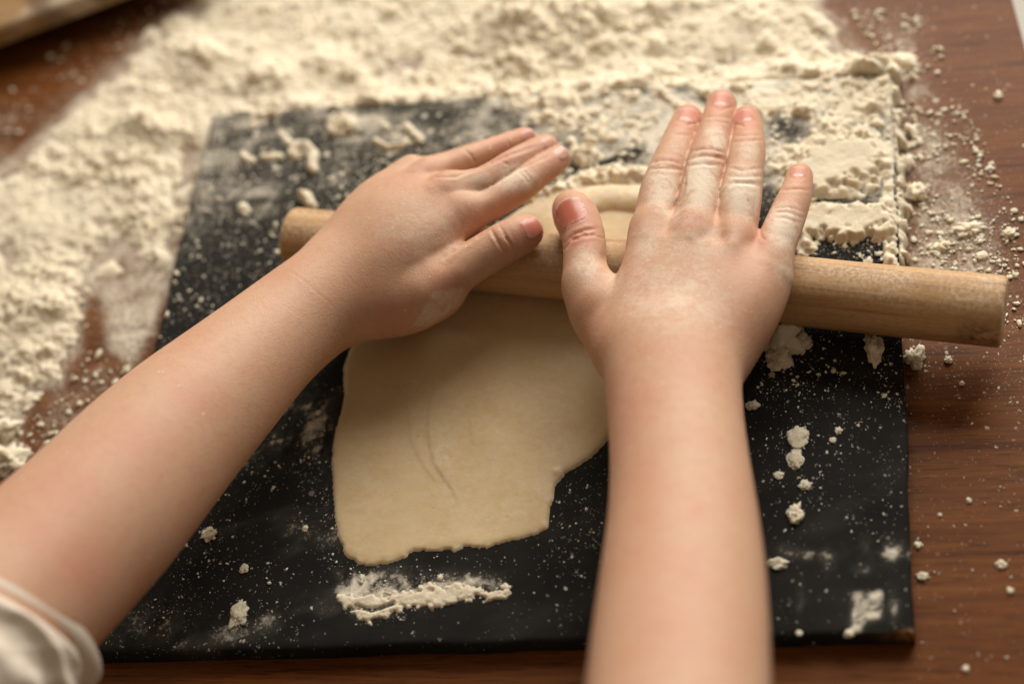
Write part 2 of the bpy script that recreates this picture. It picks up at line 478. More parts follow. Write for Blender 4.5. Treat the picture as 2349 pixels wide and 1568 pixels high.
# ---- black board
def build_board():
    n, m = 260, 230
    u, v = np.meshgrid(np.linspace(0, 1, n), np.linspace(0, 1, m))
    bl, br, fr, fl_ = BC
    P = (bl * ((1 - u) * v)[..., None] + br * (u * v)[..., None] + fr * (u * (1 - v))[..., None] + fl_ * ((1 - u) * (1 - v))[..., None])
    # worn, slightly wavy edge
    edge = np.minimum(np.minimum(u, 1 - u) * 30, np.minimum(v, 1 - v) * 25)
    wob = (fbm(P[..., 0] * 1.0, P[..., 1] * 1.0, 2.5, 3, 21) - 0.5) * 0.22 * sstep(0.25, 0, edge)
    ce = BC.mean(0)
    dirn = (P - ce) / np.linalg.norm(P - ce, axis=-1, keepdims=True)
    P = P + dirn * wob[..., None]
    Z = -0.10 * sstep(0.22, 0.0, edge) ** 2
    V = np.concatenate([P, Z[..., None]], -1)
    pp = proj(V); PX, PY = pp[..., 0], pp[..., 1]
    film = 0.08 + 0.44 * sstep(700, 330, PY + 0.05 * PX)
    film = film + 0.30 * sstep(1050, 1500, PX) * sstep(560, 330, PY)
    film = film + 0.16 * sstep(620, 480, PX) * sstep(760, 560, PY)
    film = film * (0.45 + 1.15 * fbm(P[..., 0], P[..., 1], 2.0, 4, 3)) * (0.6 + 0.8 * fbm(P[..., 0] + 0.4 * P[..., 1], P[..., 1] * 3.0, 1.2, 3, 4))
    lowf = sstep(0.48, 0.78, fbm(P[..., 0] * 0.55 + P[..., 1] * 0.35, P[..., 1] * 1.3 - 0.5 * P[..., 0], 1.7, 4, 63))
    film = film + 0.34 * lowf * sstep(700, 900, PY) * (0.35 + 0.65 * sstep(1150, 600, PX))
    base_film = film.copy()
    # wiped, nearly black band at the back edge and the dark strokes
    film = film - 0.22 * gauss(PX, PY, 900, 232, 170, 22)
    film = film - 0.5 * sstep(20, 6, line_d(PX, PY, [(1325, 404), (1400, 378), (1470, 338)]))
    film = film - 0.35 * sstep(26, 8, line_d(PX, PY, [(1440, 205), (1540, 205)])) - 0.35 * sstep(22, 6, line_d(PX, PY, [(1560, 200), (1640, 240)]))
    film = film - 0.4 * gauss(PX, PY, 1800, 280, 50, 32)
    # thin film around the swept ridge, smudges and the rectangular mark near the front corner
    film = film + 0.45 * sstep(-10, 30, poly_sd(PX, PY, [(760, 1300), (900, 1290), (1160, 1310), (1150, 1345), (900, 1380), (780, 1390)]))
    film = film + 0.45 * gauss(PX, PY, 640, 1010, 70, 30) + 0.45 * gauss(PX, PY, 660, 910, 70, 50) + 0.34 * gauss(PX, PY, 340, 1430, 130, 50) + 0.36 * gauss(PX, PY, 730, 1010, 40, 90) + 0.3 * gauss(PX, PY, 560, 1060, 80, 30) + 0.34 * gauss(PX, PY, 590, 1430, 50, 30)
    film = film + 0.60 * sstep(-6, 14, poly_sd(PX, PY, [(1952, 1350), (2028, 1352), (2026, 1422), (1995, 1428), (1970, 1455), (1944, 1450)]))
    for x, y, rx, ry, h in ((1868, 1273, 44, 13, 0.5), (1900, 1290, 14, 28, 0.5), (2060, 1268, 36, 20, 0.55), (1976, 1307, 20, 11, 0.5), (2052, 1390, 16, 36, 0.42), (1836, 1385, 12, 50, 0.34), (1800, 1262, 30, 16, 0.4), (2000, 1255, 60, 30, 0.25)):
        film = film + h * gauss(PX, PY, x, y, rx, ry)
    streak = sstep(0.30, 0.66, fbm(P[..., 0] * 1.0, P[..., 1] * 0.45, 0.42, 4, 51)) * 0.75 + 0.55 * sstep(0.35, 0.6, fbm(P[..., 0], P[..., 1], 0.16, 2, 57))
    film = base_film + (film - base_film) * np.where(film > base_film, streak, 1.0)
    film = film + 0.30 * sstep(-5, 12, poly_sd(PX, PY, [(1952, 1350), (2028, 1352), (2026, 1422), (1995, 1428), (1970, 1455), (1944, 1450)])) * (0.55 + 0.9 * fbm(P[..., 0], P[..., 1], 0.22, 3, 59))
    film = film + 0.50 * sstep(-12, 22, poly_sd(PX, PY, [(768, 1350), (800, 1330), (900, 1345), (1000, 1326), (1110, 1318), (1160, 1330), (1100, 1366), (1000, 1392), (905, 1400), (835, 1424), (785, 1392)]) + (fbm(P[..., 0], P[..., 1], 0.5, 3, 58) - 0.5) * 46)
    film = film + 0.3 * sstep(8, 2, np.abs(PY - 1447 - 0.00 * PX)) * sstep(1930, 1960, PX)
    speck = 0.05 + 0.75 * sstep(780, 380, PY) + 0.12 * sstep(780, 500, PX)
    speck = speck + 0.22 * sstep(1700, 1760, PX) * sstep(1250, 760, PY) + 0.25 * gauss(PX, PY, 1330, 1180, 60, 160)
    speck = speck + 0.35 * gauss(PX, PY, 485, 1230, 50, 40) + 0.4 * sstep(40, 10, line_d(PX, PY, [(720, 960), (700, 1080), (755, 1180), (750, 1290)])) + 0.25 * gauss(PX, PY, 560, 1420, 60, 45)
    speck = speck * (0.35 + 1.3 * fbm(P[..., 0], P[..., 1], 1.6, 3, 9))
    chip = gauss(PX, PY, 2085, 1450, 16, 7) + 0.8 * sstep(3, 1, np.abs(PY - 1455)) * sstep(1980, 2060, PX) * 0.4
    nv = n * m
    V = V.reshape(-1, 3)
    F = grid_faces(n, m)
    idx = np.arange(nv).reshape(m, n)
    ring = np.concatenate([idx[0, :], idx[1:, -1], idx[-1, -2::-1], idx[-2:0:-1, 0]])
    low = V[ring].copy(); low[:, 2] = ZT
    ids = nv + np.arange(len(ring))
    nx = np.roll(np.arange(len(ring)), -1)
    F = np.concatenate([F, np.stack([ids, ids[nx], ring[nx], ring], -1)])
    ext = lambda a, k: np.concatenate([np.clip(a, 0, 1).ravel(), np.clip(a, 0, 1).ravel()[ring] * k])
    me = mesh_np('chopping_board', np.concatenate([V, low]), F, M_BOARD, True, {'film': ext(film, 0.5), 'speck': ext(speck, 0.5), 'chip': ext(chip, 0)})
    return obj('chopping_board', me, label='black painted rectangular board dusted with flour lying on the brown table', category='board')
build_board()

# ---- pale wooden tray in the back left corner
def rounded_slab(c, r, nseg, zs):
    """polygon c (ccw) with rounded corners and bevelled top, heights zs=(bottom, top)"""
    out = []
    n = len(c)
    for i in range(n):
        p = np.array(c[i], float); a = np.array(c[i - 1], float) - p; b = np.array(c[(i + 1) % n], float) - p
        a /= np.linalg.norm(a); b /= np.linalg.norm(b)
        for k in range(nseg + 1):
            t = k / nseg
            out.append(p + a * r * (1 - t) ** 2 + b * r * t ** 2)
    return np.array(out)
def build_tray():
    a = at([-120, 335], [108, -62], ZT + 2.2)[:, :2]
    d = a[1] - a[0]; d = d / np.linalg.norm(d); nrm = np.array([-d[1], d[0]])
    c = [a[0] - d * 4, a[1] + d * 9, a[1] + d * 9 + nrm * 16, a[0] - d * 4 + nrm * 16]
    o = rounded_slab(c, 1.6, 6, None)
    ce = o.mean(0)
    prof = [(0.95, ZT + 0.9), (1.0, ZT + 1.2), (1.0, ZT + 2.0), (0.985, ZT + 2.15), (0.96, ZT + 2.2)]
    V = []; F = []
    n = len(o)
    for s_, z in prof:
        V += [(*(ce + (q - ce) * s_), z) for q in o]
    for k in range(len(prof) - 1):
        for i in range(n):
            F.append((k * n + i, k * n + (i + 1) % n, (k + 1) * n + (i + 1) % n, (k + 1) * n + i))
    V += [(*ce, ZT + 2.2), (*ce, ZT + 0.9)]
    T = len(V) - 2
    for i in range(n):
        F.append(((len(prof) - 1) * n + i, (len(prof) - 1) * n + (i + 1) % n, T, T))
        F.append(((i + 1) % n, i, T + 1, T + 1))
    bm_faces = [tuple(dict.fromkeys(f)) for f in F]
    me = bpy.data.meshes.new('wooden_tray')
    me.from_pydata([tuple(np.array(v) * S) for v in V], [], bm_faces)
    me.materials.append(M_TRAY)
    t = obj('wooden_tray', me, label='pale wooden board with dark patches at the back left corner of the table', category='tray')
    # two battens carry it
    for k, q in enumerate((0.2, 0.8)):
        p0 = c[0] + (np.array(c[1]) - c[0]) * q + nrm * 1.0
        b0 = [p0 - d * 0.8, p0 + d * 0.8, p0 + d * 0.8 + nrm * 14, p0 - d * 0.8 + nrm * 14]
        vv = [(x, y, ZT) for x, y in b0] + [(x, y, ZT + 0.92) for x, y in b0]
        obj('foot', mesh_np('foot', vv, [(0, 1, 5, 4), (1, 2, 6, 5), (2, 3, 7, 6), (3, 0, 4, 7), (4, 5, 6, 7)], M_TRAY, False), t)
build_tray()

# ------------------------------------------------------------------ rolling pin
PIN_R = 1.30
DOUGH_T = 0.30
PIN_Z = DOUGH_T + PIN_R - 0.03
PA = at(672, 548, PIN_Z); PB = at(2304, 716, PIN_Z)
def build_pin():
    L = np.linalg.norm(PB - PA); d = (PB - PA) / L
    up = np.array([0, 0, 1.0]); side = np.cross(up, d); side /= np.linalg.norm(side); up = np.cross(d, side)
    prof = [(0, 0.0), (0, 0.45), (0, 0.92), (0.012, 0.945), (0.09, 0.99), (0.14, 1.0)]
    xs = [(t, r) for t, r in prof] + [(t, 1.0) for t in np.linspace(0.45, L - 0.45, 120)] + [(L - t, r) for t, r in prof[::-1]]
    na = 72
    V = []; stain = []; flr = []
    for t, r in xs:
        for k in range(na):
            a = 2 * math.pi * k / na
            rr = PIN_R * r * (1 + 0.006 * math.sin(t * 0.7 + a))
            V.append((t - L / 2, rr * math.cos(a), rr * math.sin(a)))     # local: x along pin, y = side, z = up
            ca = math.cos(a)                                                 # side points away from viewer?
            s1 = max(0, 1 - abs(t - (L - 0.75)) / 1.1) * max(0, 1 - abs(a - math.radians(178)) / 0.75)
            end = 0.0
            stain.append(min(1, 1.5 * s1 + end))
            flr.append(0.34 * sstep(0.5, 0.98, math.sin(a)) * (0.3 + 1.2 * float(vnoise(np.array([t * 0.9]), np.array([a * 2.0]), 5)[0])) + (0.5 if r < 0.99 else 0) + 0.03)
    V = np.array(V)
    F = []
    nr = len(xs)
    i = np.arange(nr * na).reshape(nr, na)
    F = np.stack([i[:-1], np.roll(i[:-1], -1, 1), np.roll(i[1:], -1, 1), i[1:]], -1).reshape(-1, 4)
    me = mesh_np('rolling_pin', V, F[:, ::-1], M_PIN, True, {'stain': stain, 'flour': flr})
    o = obj('rolling_pin', me, label='plain beech wood rolling pin held under both small hands', category='rolling pin')
    Mx = Matrix.Identity(4)
    c = (PA + PB) / 2
    for k in range(3):
        Mx[k][0] = d[k]; Mx[k][1] = side[k]; Mx[k][2] = up[k]; Mx[k][3] = c[k] * S
    o.matrix_world = Mx
build_pin()

# ------------------------------------------------------------------ dough sheet
DOUGH = [(1240, 452), (1330, 425), (1480, 425), (1500, 520), (1520, 640), (1500, 760), (1470, 860), (1432, 940), (1412, 985), (1388, 1012), (1355, 1046), (1320, 1068), (1296, 1083), (1282, 1100), (1272, 1112), (1266, 1145), (1258, 1180), (1255, 1207), (1222, 1222), (1180, 1236), (1140, 1247), (1095, 1252), (1060, 1252), (1040, 1257), (1010, 1258), (975, 1261), (950, 1263), (925, 1277), (895, 1287), (868, 1293), (845, 1293), (820, 1287), (802, 1276), (786, 1250), (776, 1225), (768, 1180), (763, 1120), (760, 1060), (764, 1015), (772, 975), (783, 935), (790, 905), (787, 870), (788, 840), (800, 808), (818, 778), (860, 740), (950, 690), (1010, 640), (1060, 590), (1130, 520)]
def build_dough():
    poly = at([p[0] for p in DOUGH], [p[1] for p in DOUGH], 0.1)[:, :2]
    st = 0.055
    x0, y0 = poly.min(0) - 0.3; x1, y1 = poly.max(0) + 0.3
    xs = np.arange(x0, x1, st); ys = np.arange(y0, y1, st)
    X, Y = np.meshgrid(xs, ys)
    sd = poly_sd(X, Y, poly)
    P = proj(np.stack([X, Y, np.full_like(X, 0.2)], -1)); PX, PY = P[..., 0], P[..., 1]
    rough = sstep(1190, 1260, PY) + 0.6 * gauss(PX, PY, 1270, 1130, 40, 60)
    sd = sd + (fbm(X, Y, 0.35, 3, 31) - 0.5) * (0.05 + 0.20 * rough)
    wdt = 0.30
    e = np.clip(sd / wdt, 0, 1)
    T = DOUGH_T * (1 - 0.68 * sstep(820, 1150, PY))
    h = T * np.sqrt(np.clip(1 - (1 - e) ** 2, 0, 1))
    h = h + (fbm(X, Y, 2.0, 3, 33) - 0.5) * 0.05 * e
    h = h + (fbm(X, Y, 0.5, 2, 35) - 0.5) * 0.012 * e
    # pressed layers: a step along each line, falling off to one side
    def ledge(pts, hgt, width, sgn=1.0):
        pts = np.array(pts, float)
        best = np.full(X.shape, 1e9); sg = np.zeros(X.shape); tt = np.zeros(X.shape)
        n = len(pts) - 1
        for k in range(n):
            a, b = pts[k], pts[k + 1]
            ex, ey = b - a
            t = np.clip(((PX - a[0]) * ex + (PY - a[1]) * ey) / (ex * ex + ey * ey), 0, 1)
            dd = np.hypot(PX - a[0] - t * ex, PY - a[1] - t * ey)
            cr = (PX - a[0]) * ey - (PY - a[1]) * ex
            m = dd < best
            best = np.where(m, dd, best); sg = np.where(m, np.sign(cr), sg); tt = np.where(m, (k + t) / n, tt)
        s = best * sg * sgn
        f = np.where(s > 0, np.exp(-(s / width) ** 2), np.exp(-(s / 5.0) ** 2))
        tap = sstep(0, 0.15, tt) * sstep(1.0, 0.8, tt)
        return hgt * f * tap
    q = h.copy()
    q += ledge([(943, 905), (940, 960), (946, 1010), (965, 1050), (990, 1085), (1010, 1110)], 0.022, 40)
    q += ledge([(1022, 868), (995, 905), (985, 960), (987, 1010), (998, 1060), (1022, 1095), (1040, 1120), (1058, 1165)], 0.036, 48)
    q += ledge([(862, 880), (885, 893), (910, 893), (955, 888)], 0.036, 34, -1)
    q += ledge([(1083, 955), (1082, 990), (1090, 1025)], 0.018, 26)
    q += 0.28 * np.clip(1 - (line_d(PX, PY, [(1335, 470), (1400, 456), (1470, 462), (1510, 480)]) / 30) ** 2, 0, 1) ** 0.7
    q += 0.06 * gauss(PX, PY, 1275, 1078, 8) + 0.05 * gauss(PX, PY, 1300, 1090, 10, 6)
    keep = sd > 0
    F = grid_faces(len(xs), len(ys))
    k = keep.ravel()
    F = F[k[F].any(1)]
    Z = np.where(keep, q + 0.01, -0.01)
    V = np.stack([X, Y, Z], -1).reshape(-1, 3)
    flr = 0.30 * sstep(1.0, 0.0, sd / 0.3) + 0.36 * fbm(X, Y, 3, 3, 40) + 0.30 * gauss(PX, PY, 960, 890, 60, 20) + 0.6 * sstep(520, 470, PY) + 0.3 * gauss(PX, PY, 1015, 1040, 25, 80)
    V, F, at_ = compact(V, F, {'flour': flr.ravel()})
    obj('dough_sheet', mesh_np('dough_sheet', V, F, M_DOUGH, True, at_), label='thin rolled sheet of pale dough on the black board under the pin', category='dough')
build_dough()

# ------------------------------------------------------------------ flour
def stamp(H, xs, ys, cx, cy, r, hgt, rs, pw=0.6, base=None):
    """raise H by bumps (max), each an uneven dome"""
    st = xs[1] - xs[0]
    for x, y, ra, hg in zip(cx, cy, r, hgt):
        i0 = int((x - ra * 1.5 - xs[0]) / st); i1 = int((x + ra * 1.5 - xs[0]) / st) + 2
        j0 = int((y - ra * 1.5 - ys[0]) / st); j1 = int((y + ra * 1.5 - ys[0]) / st) + 2
        i0 = max(i0, 0); j0 = max(j0, 0); i1 = min(i1, len(xs)); j1 = min(j1, len(ys))
        if i1 <= i0 or j1 <= j0: continue
        X = xs[None, i0:i1] - x; Y = ys[j0:j1, None] - y
        a = rs.uniform(0, math.pi); ca, sa = math.cos(a), math.sin(a); el = rs.uniform(0.7, 1.3)
        U = (X * ca + Y * sa) * el; W = (-X * sa + Y * ca) / el
        d = np.sqrt(U * U + W * W) / ra
        th = np.arctan2(W, U)
        p1, p2 = rs.uniform(0, 6.28, 2)
        d = d * (1 + 0.16 * np.sin(3 * th + p1) + 0.10 * np.sin(5 * th + p2))
        dome = np.clip(1 - d * d, 0, 1) ** pw
        sub = H[j0:j1, i0:i1]
        H[j0:j1, i0:i1] = np.maximum(sub, hg * dome + sub * 0.55 * (dome > 0))
    return H

def flour_sheet(name, x0, y0, x1, y1, st, zbase, density, nlump, lump_r, lump_h, seed, extra=None, cut=None, base_h=0.35, smooth=None, kind='stuff', label=None):
    rs = np.random.default_rng(seed)
    xs = np.arange(x0, x1, st); ys = np.arange(y0, y1, st)
    X, Y = np.meshgrid(xs, ys)
    P = proj(np.stack([X, Y, np.full_like(X, zbase + 0.2)], -1)); PX, PY = P[..., 0], P[..., 1]
    M = density(PX, PY, X, Y)
    n1 = fbm(X, Y, 1.6, 4, seed); n2 = fbm(X, Y, 0.45, 3, seed + 50); n3 = fbm(X, Y, 0.16, 2, seed + 90)
    cov = M + 0.85 * (n1 - 0.5) + 0.35 * (n2 - 0.5) + 0.12 * (n3 - 0.5)
    H = np.zeros_like(X)
    cx = rs.uniform(x0, x1, nlump); cy = rs.uniform(y0, y1, nlump)
    jx = np.clip(((cx - x0) / st).astype(int), 0, len(xs) - 1); jy = np.clip(((cy - y0) / st).astype(int), 0, len(ys) - 1)
    mm = M[jy, jx]
    drift = sstep(0.34, 0.60, fbm(cx, cy, 3.0, 3, seed + 7))
    ok = rs.uniform(0, 1, nlump) < np.clip(mm * 1.1, 0, 1) * (0.12 + 0.88 * drift)
    cx, cy, mm = cx[ok], cy[ok], mm[ok]
    r = lump_r[0] + (lump_r[1] - lump_r[0]) * rs.uniform(0, 1, len(cx)) ** 3.4
    o = np.argsort(-r)
    cx, cy, r = cx[o], cy[o], r[o]
    hg = r * rs.uniform(0.6, 1.15, len(r)) * lump_h
    H = stamp(H, xs, ys, cx, cy, r, hg, rs)
    body = np.clip(cov - 0.5, 0, 1)
    hh = base_h * np.clip(body * 2.2, 0, 1) ** 0.7 * (0.55 + 0.9 * n1) + H * sstep(0.15, 0.55, M + 0.2 * n2)
    n5 = fbm(X, Y, 0.085 if st < 0.07 else 0.15, 2, seed + 130)
    bb = np.clip(body * 4, 0, 1) * (0.45 + 0.75 * sstep(0.34, 0.60, fbm(X, Y, 3.0, 3, seed + 7)))
    hh = hh + np.abs(n2 - 0.5) * 0.20 * bb + (n3 - 0.5) * 0.16 * bb + (n5 - 0.5) * 0.09 * bb
    if extra is not None: hh = extra(hh, PX, PY, X, Y, n1, n2, n3)
    keep = hh > 0.025
    if cut is not None: keep &= ~cut(X, Y)
    F = grid_faces(len(xs), len(ys))
    k = keep.ravel()
    F = F[k[F].sum(1) >= 2]
    Z = np.where(keep, zbase + hh, zbase - 0.01)
    V, F, _ = compact(np.stack([X, Y, Z], -1).reshape(-1, 3), F)
    o = obj(name, mesh_np(name, V, F, M_FLOUR, True))
    o['kind'] = kind
    if label: o['label'] = label
    return o

def dens_table(PX, PY, X, Y):
    m = sstep(-30, 70, poly_sd(PX, PY, TABLE_FLOUR))
    m = m * (0.66 + 0.22 * sstep(900, 200, PY))
    m = m - 0.34 * gauss(PX, PY, 260, 640, 90, 110) - 0.75 * gauss(PX, PY, 430, 380, 22, 70) - 0.55 * gauss(PX, PY, 405, 560, 30, 150)
    m = m - 0.30 * gauss(PX, PY, 950, 130, 200, 60) - 0.25 * gauss(PX, PY, 1450, 130, 260, 40) - 0.55 * gauss(PX, PY, 10, 580, 26, 30)
    m = m - 0.35 * sstep(880, 1000, PY) 
    m = m - 0.45 * gauss(PX, PY, 1900, 90, 60, 50)
    m = m + 0.25 * gauss(PX, PY, 100, 680, 120, 140) + 0.4 * sstep(1970, 2020, PX) * sstep(2135, 2085, PX) * sstep(640, 560, PY) * sstep(60, 150, PY)
    return np.clip(m, 0, 1.15)
def extra_table(hh, PX, PY, X, Y, n1, n2, n3):
    d = -in_board(X, Y)                                # distance outside the board
    behind = sstep(1.6, 0.0, d) * sstep(330, 200, PY + 0.062 * PX - 62) * sstep(480, 560, PX)
    hh = hh + behind * (0.50 + 0.35 * (n2 - 0.4)) * (hh > 0.05)
    side = sstep(1.0, 0.0, d) * sstep(1900, 2000, PX)
    hh = hh + side * (0.55 + 0.5 * (n2 - 0.5)) * (hh > 0.04)
    for x, y, r, h in ((615, 195, 75, 0.7), (460, 130, 60, 0.55), (350, 290, 50, 0.5), (740, 150, 60, 0.4), (1180, 40, 90, 0.75), (1330, 45, 70, 0.5), (1730, 40, 60, 0.4), (90, 700, 70, 0.5), (1180, 155, 45, 0.6)):
        g = gauss(PX, PY, x, y, r, r * 0.6)
        hh = hh + g * h * (0.6 + 0.8 * n2) * (hh > 0.02)
    return hh
a = at([-80, 2420], [-130, -130], ZT); b_ = at([-80, 2420], [1130, 1130], ZT)
flour_sheet('flour_pile', a[0][0] + 1, b_[0][1] - 1, 18.5, a[:, 1].max() + 1, 0.068, ZT, dens_table, 8000, (0.07, 0.62), 0.46, 11,
            extra=extra_table, cut=lambda X, Y: in_board(X, Y) > 0.02, base_h=0.22)

SLAB_A = [(1795, 395), (1830, 350), (1885, 318), (1960, 300), (2000, 318), (2018, 360), (2005, 402), (1950, 420), (1880, 438), (1800, 448)]
SLAB_B = [(1770, 474), (1850, 470), (1960, 466), (2030, 472), (2046, 500), (2048, 528), (1990, 540), (1900, 545), (1770, 552)]
def dens_board(PX, PY, X, Y):
    m = np.zeros_like(PX)
    m = np.maximum(m, 0.52 * sstep(-25, 35, poly_sd(PX, PY, [(1130, 190), (1500, 170), (1520, 240), (1460, 330), (1330, 360), (1220, 290)])))
    m = np.maximum(m, 0.70 * sstep(-22, 40, poly_sd(PX, PY, [(1640, 170), (2050, 150), (2075, 420), (2082, 600), (1840, 600), (1780, 560), (1760, 330), (1700, 240)])))
    m = np.maximum(m, 0.9 * sstep(18, 4, line_d(PX, PY, [(1490, 185), (1530, 215), (1575, 245), (1610, 258)])))
    m = np.maximum(m, 0.9 * sstep(16, 4, line_d(PX, PY, [(1580, 178), (1605, 200), (1640, 225), (1680, 240)])))
    m = np.maximum(m, 0.95 * sstep(26, 6, line_d(PX, PY, [(1238, 448), (1300, 425), (1350, 412), (1400, 402), (1460, 408), (1500, 415)])))
    m = np.maximum(m, 0.8 * sstep(-10, 25, poly_sd(PX, PY, [(470, 235), (1140, 190), (1140, 225), (900, 240), (640, 262), (560, 300), (490, 330)])) * sstep(760, 620, PX))
    m = np.maximum(m, 0.75 * gauss(PX, PY, 1340, 350, 34, 28))
    m = np.maximum(m, 0.55 * gauss(PX, PY, 1420, 300, 60, 40))
    # bare dark places
    m = m - 0.9 * gauss(PX, PY, 1800, 285, 50, 30) - 0.9 * gauss(PX, PY, 2010, 445, 28, 18) - 0.55 * gauss(PX, PY, 1900, 585, 60, 22) - 0.7 * gauss(PX, PY, 1870, 452, 120, 7) - 0.5 * gauss(PX, PY, 1985, 560, 60, 16)
    m = np.maximum(m, 0.85 * sstep(26, 8, np.abs(in_board(X, Y) - 0.35) * 60) * sstep(1990, 2040, PX)) 
    return np.clip(m, 0, 1)
def extra_board(hh, PX, PY, X, Y, n1, n2, n3):
    for poly, h in ((SLAB_A, 0.36), (SLAB_B, 0.40)):
        sd = poly_sd(PX, PY, poly) + (n2 - 0.5) * 40 + (n3 - 0.5) * 24
        k = sstep(-2, 14, sd)
        hh = hh * (1 - k) + (h * (0.75 + 0.4 * n1) + 0.04 * (n2 - 0.5) + 0.03 * (n3 - 0.5)) * k
    lip = np.clip(1 - (line_d(PX, PY, [(1225, 452), (1290, 428), (1345, 408), (1400, 398), (1460, 404), (1510, 412)]) + (n2 - 0.5) * 34) / 22, 0, 1) ** 0.6
    hh = np.maximum(hh, lip * (0.22 + 0.45 * n3))
    # rounded lumps and curls standing on the board
    for x, y, r, h in ((785, 276, 34, 0.32), (770, 290, 20, 0.25), (800, 284, 18, 0.38), (1340, 352, 28, 0.4), (557, 474, 17, 0.24), (700, 448, 20, 0.45), (712, 462, 14, 0.3), (880, 285, 12, 0.15)):
        g = np.clip(1 - ((PX - x) ** 2 + ((PY - y) * 1.25) ** 2) / r ** 2 + (n2 - 0.5) * 1.6 + (n3 - 0.5) * 0.8, 0, 1) ** 0.6
        hh = np.maximum(hh, h * g * (0.55 + 0.9 * n3))
    for pts, wd, h in (([(668, 350), (680, 333), (702, 332), (716, 350), (712, 378)], 13, 0.35), ([(860, 318), (885, 332), (918, 330), (930, 318)], 8, 0.22),
                       ([(930, 285), (945, 300), (962, 312)], 10, 0.25), ([(540, 330), (556, 352), (572, 362)], 9, 0.2), ([(600, 355), (640, 352)], 8, 0.15), ([(500, 300), (540, 290)], 12, 0.2), ([(640, 300), (690, 345)], 8, 0.12)):
        dd = line_d(PX, PY, pts) + (n2 - 0.5) * wd * 0.9
        hh = np.maximum(hh, h * np.clip(1 - (dd / wd) ** 2, 0, 1) ** 0.6 * (0.6 + 0.7 * n3))
    d = in_board(X, Y)
    rim = sstep(0.0, 0.2, d)
    return hh * (0.4 + 0.6 * rim)
a = at([440, 2110], [140, 140], 0); b_ = at([440, 2110], [620, 620], 0)
flour_sheet('spilled_flour', BC[:, 0].min() + 2.0, b_[:, 1].min() - 0.3, BC[:, 0].max() + 0.2, BC[:, 1].max() + 0.2, 0.065, 0.0, dens_board, 7000, (0.05, 0.30), 0.70, 23,
            extra=extra_board, cut=lambda X, Y: in_board(X, Y) < 0.03, base_h=0.11)

# swept ridge below the dough
def dens_zero(PX, PY, X, Y): return np.zeros_like(PX)
def extra_ridge(hh, PX, PY, X, Y, n1, n2, n3):
    d1 = poly_sd(PX, PY, [(770, 1365), (785, 1352), (815, 1372), (850, 1362), (890, 1352), (935, 1347), (975, 1344), (1000, 1338), (1060, 1338), (1085, 1330), (1100, 1345), (1120, 1350), (1158, 1336), (1160, 1350), (1120, 1368), (1090, 1362), (1060, 1372), (1000, 1384), (960, 1390), (915, 1392), (880, 1405), (850, 1418), (832, 1420), (808, 1402), (785, 1388)])
    s = d1 - 1 + (n2 - 0.5) * 26 + (n3 - 0.5) * 30
    h = 0.028 + 0.045 * np.clip(s / 9, 0, 1) * (0.2 + 1.2 * n2 + 0.8 * n3)
    h = np.where(s > 0, h, 0)
    h = h * (1 - 0.85 * sstep(9, 3, line_d(PX, PY, [(815, 1385), (850, 1395), (900, 1378)])))
    l2 = np.clip(1 - (line_d(PX, PY, [(545, 1425), (548, 1408), (560, 1396), (572, 1390)]) + (n2 - 0.5) * 14) / 13, 0, 1) ** 0.6 * 0.14
    return np.maximum(h, 0)
a = at([740, 1190], [1310, 1310], 0); b_ = at([740, 1190], [1440, 1440], 0)
o = flour_sheet('flour_ridge', a[0][0] - 1, b_[:, 1].min(), b_[1][0] + 0.5, a[:, 1].max(), 0.04, 0.0, dens_zero, 0, (0.1, 0.2), 1, 41, extra=extra_ridge, base_h=0, kind='thing')
o['label'] = 'thin swept ridge of white flour on the black board below the dough'; o['category'] = 'flour ridge'

# ---- small crumbs nobody could count
def ico(sub):
    import bmesh
    bm = bmesh.new(); bmesh.ops.create_icosphere(bm, subdivisions=sub, radius=1.0)
    V = np.array([v.co[:] for v in bm.verts]); F = np.array([[v.index for v in f.verts] for f in bm.faces]); bm.free()
    return V, F
ICO1, ICO2, ICO4 = ico(1), ico(2), ico(4)
def crumbs(name, pts, rad, zb, seed):
    rs = np.random.default_rng(seed)
    VV, FF = [], []; off = 0
    for (x, y), r in zip(pts, rad):
        V, F = ICO2 if r > 0.09 else ICO1
        V = V.copy()
        n = (1 + 0.35 * np.sin(V @ rs.normal(0, 2.2, 3) + rs.uniform(0, 6)) * 0.7 + rs.normal(0, 0.17, len(V)))
        V = V * n[:, None] * np.array([rs.uniform(0.7, 1.7), rs.uniform(0.7, 1.2), rs.uniform(0.35, 0.75)]) * r
        a = rs.uniform(0, 6.28); ca, sa = math.cos(a), math.sin(a)
        V = np.stack([V[:, 0] * ca - V[:, 1] * sa + x, V[:, 0] * sa + V[:, 1] * ca + y, V[:, 2] + zb + r * 0.45], -1)
        VV.append(V); FF.append(F + off); off += len(V)
    o = obj(name, mesh_np(name, np.concatenate(VV), np.concatenate(FF), M_FLOUR, True))
    o['kind'] = 'stuff'
    return o
def scatter(zones, zb, seed, test):
    rs = np.random.default_rng(seed)
    P, R = [], []
    for poly, n, r0, r1 in zones:
        poly = np.array(poly, float)
        lo, hi = poly.min(0), poly.max(0)
        q = rs.uniform(lo, hi, (n * 3, 2))
        q = q[poly_sd(q[:, 0], q[:, 1], poly) > 0][:n]
        w_ = at(q[:, 0], q[:, 1], zb)[:, :2]
        ok = test(w_[:, 0], w_[:, 1])
        # clumped: keep by noise
        ok &= rs.uniform(0, 1, len(w_)) < sstep(0.3, 0.62, fbm(w_[:, 0], w_[:, 1], 1.5, 3, seed))
        w_ = w_[ok]
        P.append(w_); R.append(r0 + (r1 - r0) * rs.uniform(0, 1, len(w_)) ** 4.5)
    return np.concatenate(P), np.concatenate(R)
